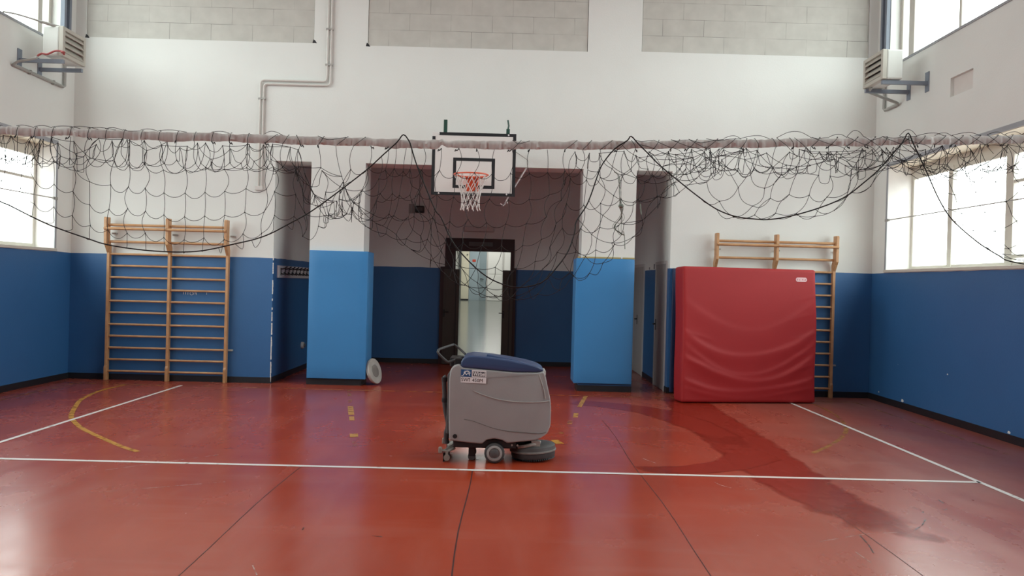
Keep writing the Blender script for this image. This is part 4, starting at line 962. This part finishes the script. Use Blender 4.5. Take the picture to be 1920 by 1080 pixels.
C0, C1 = int(math.ceil(cc[0])), int(math.floor(cc[-1])); NC = C1 - C0 + 1; NR = 9; CV = .108; CH = .100; SUB = 3
rng = np.random.default_rng(3)
def rope_at(c):
    s_ = np.interp(c, cc, aa); p = np.array([np.interp(s_, arc, rope[:, k]) for k in range(3)])
    p[1] -= .018 ; return p
node = {}; pos = []; pin = []
def addp(p, fixed=False): pos.append(p); pin.append(fixed); return len(pos) - 1
grid = np.zeros((NC, NR + 1), int)
def hook_row(c):
    if 33 <= c < 41: return 2
    if not (-4 <= c <= 16 or 41 <= c): return None
    sh = hook_shift(c)
    x = col_x(c + sh); b = rope_at(c); dist = math.hypot(x - b[0], tape_z(x) - TAPE_H - .02 - b[2])
    n = dist / CV + (.12 if c <= 20 else .35)
    return max(1, min(NR - 1, NR - int(n + .5)))
def hook_shift(c): return .5 if c <= 20 else float(np.interp(c, [33, 40, 44, 54, 60, 66], [-.5, -1.5, -3.0, -4.2, -3.0, -1.5]))
for i in range(NC):
    c = C0 + i; xt = col_x(c); top = np.array([xt, NY, tape_z(xt) - TAPE_H]); bot = rope_at(c)
    hr_ = hook_row(c); sh = hook_shift(c) * TOPSTEP
    hx = xt + sh + rng.normal() * .022; hkp = np.array([hx, NY - .012, tape_z(hx) - TAPE_H - .004 - .03 * rng.random()])
    free_hook = rng.random() < (.0 if c <= 20 else .12)
    for r in range(NR + 1):
        t = r / NR
        if r == 0: p, fx = top, True
        elif r == NR: p, fx = bot, True
        elif hr_ is not None and r == hr_: p, fx = hkp, not free_hook
        elif hr_ is not None and hr_ >= 3 and r == hr_ // 2: p, fx = np.array([xt + sh * r / hr_ + rng.normal() * .02, NY + .008, tape_z(xt) - TAPE_H - .035 * rng.random()]), rng.random() > .15
        elif hr_ is not None and r < hr_: p, fx = top + (hkp - top) * r / hr_ + np.array([0, .02, -.05]), False
        elif hr_ is not None: p, fx = hkp + (bot - hkp) * (r - hr_) / (NR - hr_), False
        else: p, fx = top + (bot - top) * t, False
        p = p.copy()
        if not fx: p += np.array([rng.normal() * .012, rng.normal() * .02, -.04 * math.sin(PI * t) + rng.normal() * .012])
        grid[i, r] = addp(p, fx)
edges = []
for i in range(NC):
    for r in range(NR + 1):
        if r < NR: edges.append((grid[i, r], grid[i, r + 1], CV * (1 + .05 * rng.normal())))
        if i < NC - 1 and 0 < r < NR: edges.append((grid[i, r], grid[i + 1, r], CH * (1.12 + .05 * rng.normal())))
# snags: cords caught on one another
snags = []
for k in range(18):
    zone = [(14, 22), (15, 24), (38, 46), (40, 56)][k % 4]
    i = int(rng.integers(max(0, zone[0] - C0), zone[1] - C0)); r = int(rng.integers(1, NR - 1))
    if zone[0] == -4: r = int(rng.integers(1, 3)); j, q = i + int(rng.choice((-1, 1))), r + 1
    else: j, q = i + int(rng.choice((-1, 1))), min(NR - 1, max(1, r + int(rng.choice((-2, 2)))))
    if 0 <= j < NC and not (pin[grid[i, r]] and pin[grid[j, q]]): snags.append((grid[i, r], grid[j, q]))
chains = []; sa, sb, sl = [], [], []
for a, b2 in snags: sa.append(a); sb.append(b2); sl.append(.012)

for a, b2, L_ in edges:
    ids = [a]
    for k in range(1, SUB): ids.append(addp(pos[a] + (pos[b2] - pos[a]) * k / SUB + rng.normal(size=3) * .003))
    ids.append(b2); chains.append(ids)
    for u, v_ in zip(ids[:-1], ids[1:]): sa.append(u); sb.append(v_); sl.append(L_ / SUB)
X = np.array(pos); fixed = np.array(pin + [False] * (len(X) - len(pin))); sa = np.array(sa); sb = np.array(sb); sl = np.array(sl)
deg = np.bincount(np.concatenate([sa, sb]), minlength=len(X)).astype(float); wv = np.where(fixed, 0.0, 1.0)
Xo = X.copy(); ids2 = np.concatenate([sa, sb]); wsum = wv[sa] + wv[sb]; wsum[wsum == 0] = 1
gq = np.array([0, 0, -9.8]) * (1 / 90) ** 2
for step in range(420):
    vel = (X - Xo) * .94; Xo = X.copy(); X = X + (vel + gq) * wv[:, None]
    X[:, 1] += (NY - .008 - X[:, 1]) * .012 * wv
    for it in range(14):
        d = X[sb] - X[sa]; ln = np.sqrt((d * d).sum(1)) + 1e-9; ex = np.maximum(ln - sl, 0) / ln / wsum
        cor = d * ex[:, None]
        ca_ = cor * wv[sa][:, None]; cb_ = -cor * wv[sb][:, None]; al = np.concatenate([ca_, cb_])
        for k in range(3): X[:, k] += 1.55 * np.bincount(ids2, weights=al[:, k], minlength=len(X)) / deg
vn = thing('volleyball_net', 'torn black volleyball net hanging in loops from a grubby white tape', 'net', (0, NY, 2.3))
nm = MB()
for ids in chains:
    Q = [X[k].copy() for k in ids]; d = Q[-1] - Q[0]; L_ = float(np.linalg.norm(d)) + 1e-6
    nn = np.array([d[2], 0, -d[0]]) / L_; bow = float(np.clip(rng.normal() * .10, -.2, .2)) * L_ * (1.0 if abs(d[2]) > abs(d[0]) else .4)
    for k in range(1, SUB): Q[k] = Q[k] + nn * bow * math.sin(PI * k / SUB)
    P = smooth_path([tuple(q) for q in Q], 3)
    nm.tube(P, .0014, 5, caps=False)
kn = nm
for i in range(NC):
    for r in range(1, NR):
        p = Vector(X[grid[i, r]]); kn.lathe([(.001, -.0035), (.0028, -.0012), (.0028, .0012), (.001, .0035)], 6, Matrix.Translation(p))
rp_pts = [(p[0], p[1] - .018 + (.0 if i not in HK else -.0), p[2] + (.012 if i in HK else 0)) for i, p in enumerate(rope)]
kid(MB().tube(smooth_path(rp_pts, 3), .0032, 8).build('bottom_rope', M_ROPE, smooth=True), vn)
# gathered tape wrapped round the head cable
ts = MB(); v = []; f = []; NT = 1900; xs = np.linspace(TAPE[0][0], TAPE[-1][0], NT)
def nz_(k): q = np.convolve(rng.normal(size=NT + 4 * k), np.hanning(k + 2), 'same')[2 * k:-2 * k]; return q / q.std()
wr1, wr2, lowf, upf = nz_(4), nz_(9), nz_(40), nz_(14)
for i, x in enumerate(xs):
    z = tape_z(x); a = .0016 * wr1[i] + .0026 * wr2[i]; b2 = .0022 * wr2[max(0, i - 3)] + .001 * wr1[i]
    notch = .017 * math.exp(-((x + .345) / .014) ** 2)
    lo = z - TAPE_H - .0028 * lowf[i] - .0010 * wr1[i] + notch; hi = z + .0018 * upf[i] + .0006 * wr1[i] + .6 * notch
    h_ = hi - lo
    v += [(x, NY - .006 - a, lo), (x, NY - .0085 - b2, lo + .25 * h_), (x, NY - .009 - a, lo + .55 * h_), (x, NY - .006 - .5 * b2, lo + .85 * h_), (x, NY - .001, hi), (x, NY + .006 + a, lo + .7 * h_), (x, NY + .006 - b2, lo + .02)]
f = [(7 * i + a, 7 * i + (a + 1) % 7, 7 * i + 7 + (a + 1) % 7, 7 * i + 7 + a) for i in range(NT - 1) for a in range(7)]
kid(ts.add(v, f).build('head_tape', M_TAPE, smooth=True), vn)
# head cable out to the side walls
kid(MB().tube([(XL + .01, NY, 2.36), (TAPE[0][0], NY, 2.342)], .004, 6).tube([(TAPE[-1][0], NY, 2.54), (XR - .01, NY, 2.58)], .004, 6).build('head_cable', M_GALV), vn)
# cords carried over the tape and lacing along its upper edge
lc = nm; tb = nm
def over(x, lean, top_dx):
    zt_ = tape_z(x + top_dx); zl = tape_z(x) - TAPE_H
    return [(x, NY - .010, zl - .003), (x + top_dx * .4 + lean, NY - .014, zl + .018), (x + top_dx, NY - .010, zt_ + .002), (x + top_dx, NY + .006, zt_ + .004)]
c = -9
while c < 76:
    x = col_x(c); px = (x + 2.595) / 5.231 * 1920
    busy = px < 640 or px > 1060
    if busy or random.random() < .25:
        if px < 480: lc.tube(smooth_path(over(x, .0, .008), 3), .0014, 5)
        else: lc.tube(smooth_path(over(x, .004, random.choice((.03, .045, .06, -.02))), 3), .0014, 5)
        if random.random() < (.75 if px > 1250 or px < 480 else .4):
            x2 = x + TOPSTEP * random.choice((1, 1, 1.6, 2)); z0, z1 = tape_z(x) + .004, tape_z(x2) + .004
            h_ = random.choice((.012, .02, .03, -.008, -.018)) if px > 480 else random.choice((.004, .006, -.008))
            lc.tube(smooth_path([(x, NY - .012, z0), ((2 * x + x2) / 3, NY - .016, z0 + h_), ((x + 2 * x2) / 3, NY - .016, z1 + h_ * .8), (x2, NY - .012, z1 - .004)], 4), .0014, 5)
        if px > 1200 and random.random() < .6:
            x2 = x + random.uniform(.06, .16); lc.tube(smooth_path([(x, NY - .014, tape_z(x) + .003), ((x + x2) / 2 + .01, NY - .02, tape_z(x) - .03), (x2, NY - .016, tape_z(x2) - TAPE_H - .01), (x2 + .04, NY - .014, tape_z(x2) - TAPE_H - .05)], 4), .0014, 5)
    # little tied tags under the tape
    if random.random() < .6:
        z = tape_z(x) - TAPE_H; q = random.uniform(-.012, .012)
        tb.tube(smooth_path([(x, NY - .012, z), (x + q, NY - .016, z - .012), (x + 1.6 * q, NY - .014, z - .006), (x + 2 * q, NY - .012, z - .016)], 3), .0026, 5)
    c += 1
kid(nm.build('netting', M_CORD, smooth=True), vn)
# frayed strings hanging in the middle of the net
st = MB(); y = NY - .02
for k in range(4):
    j = lambda: random.uniform(-.006, .006)
    st.tube(smooth_path([(.535 + j(), y, 2.222), (.556 + j(), y, 2.205), (.563 + j(), y + j(), 2.17), (.568 + j(), y, 2.12), (.573 + j(), y, 2.055)], 4), .0012, 4)
for k in range(7):
    st.tube(smooth_path([(.573 + random.uniform(-.012, .012), y, 2.06), (.575 + random.uniform(-.012, .012), y - .004, 2.035), (.565 + random.uniform(-.02, .03), y, 1.99), (.562 + random.uniform(-.03, .04), y, 1.94), (.59 + random.uniform(-.02, .012), y, 1.90)], 4), .0013, 4)
st.tube(smooth_path([(.59, y, 1.92), (.596, y, 1.89), (.598, y, 1.86), (.60, y, 1.83)], 4), .0022, 5)
st.lathe([(.002, -.012), (.014, -.004), (.013, .006), (.002, .012)], 8, Matrix.Translation((.574, y, 2.048)))
st.tube([(.672, y, 2.062), (.674, y, 2.035), (.678, y, 2.01)], .004, 5)
ltag(kid(st.build('frayed_string', M_STRING, smooth=True), vn), 'frayed grey green strings hanging from the net')
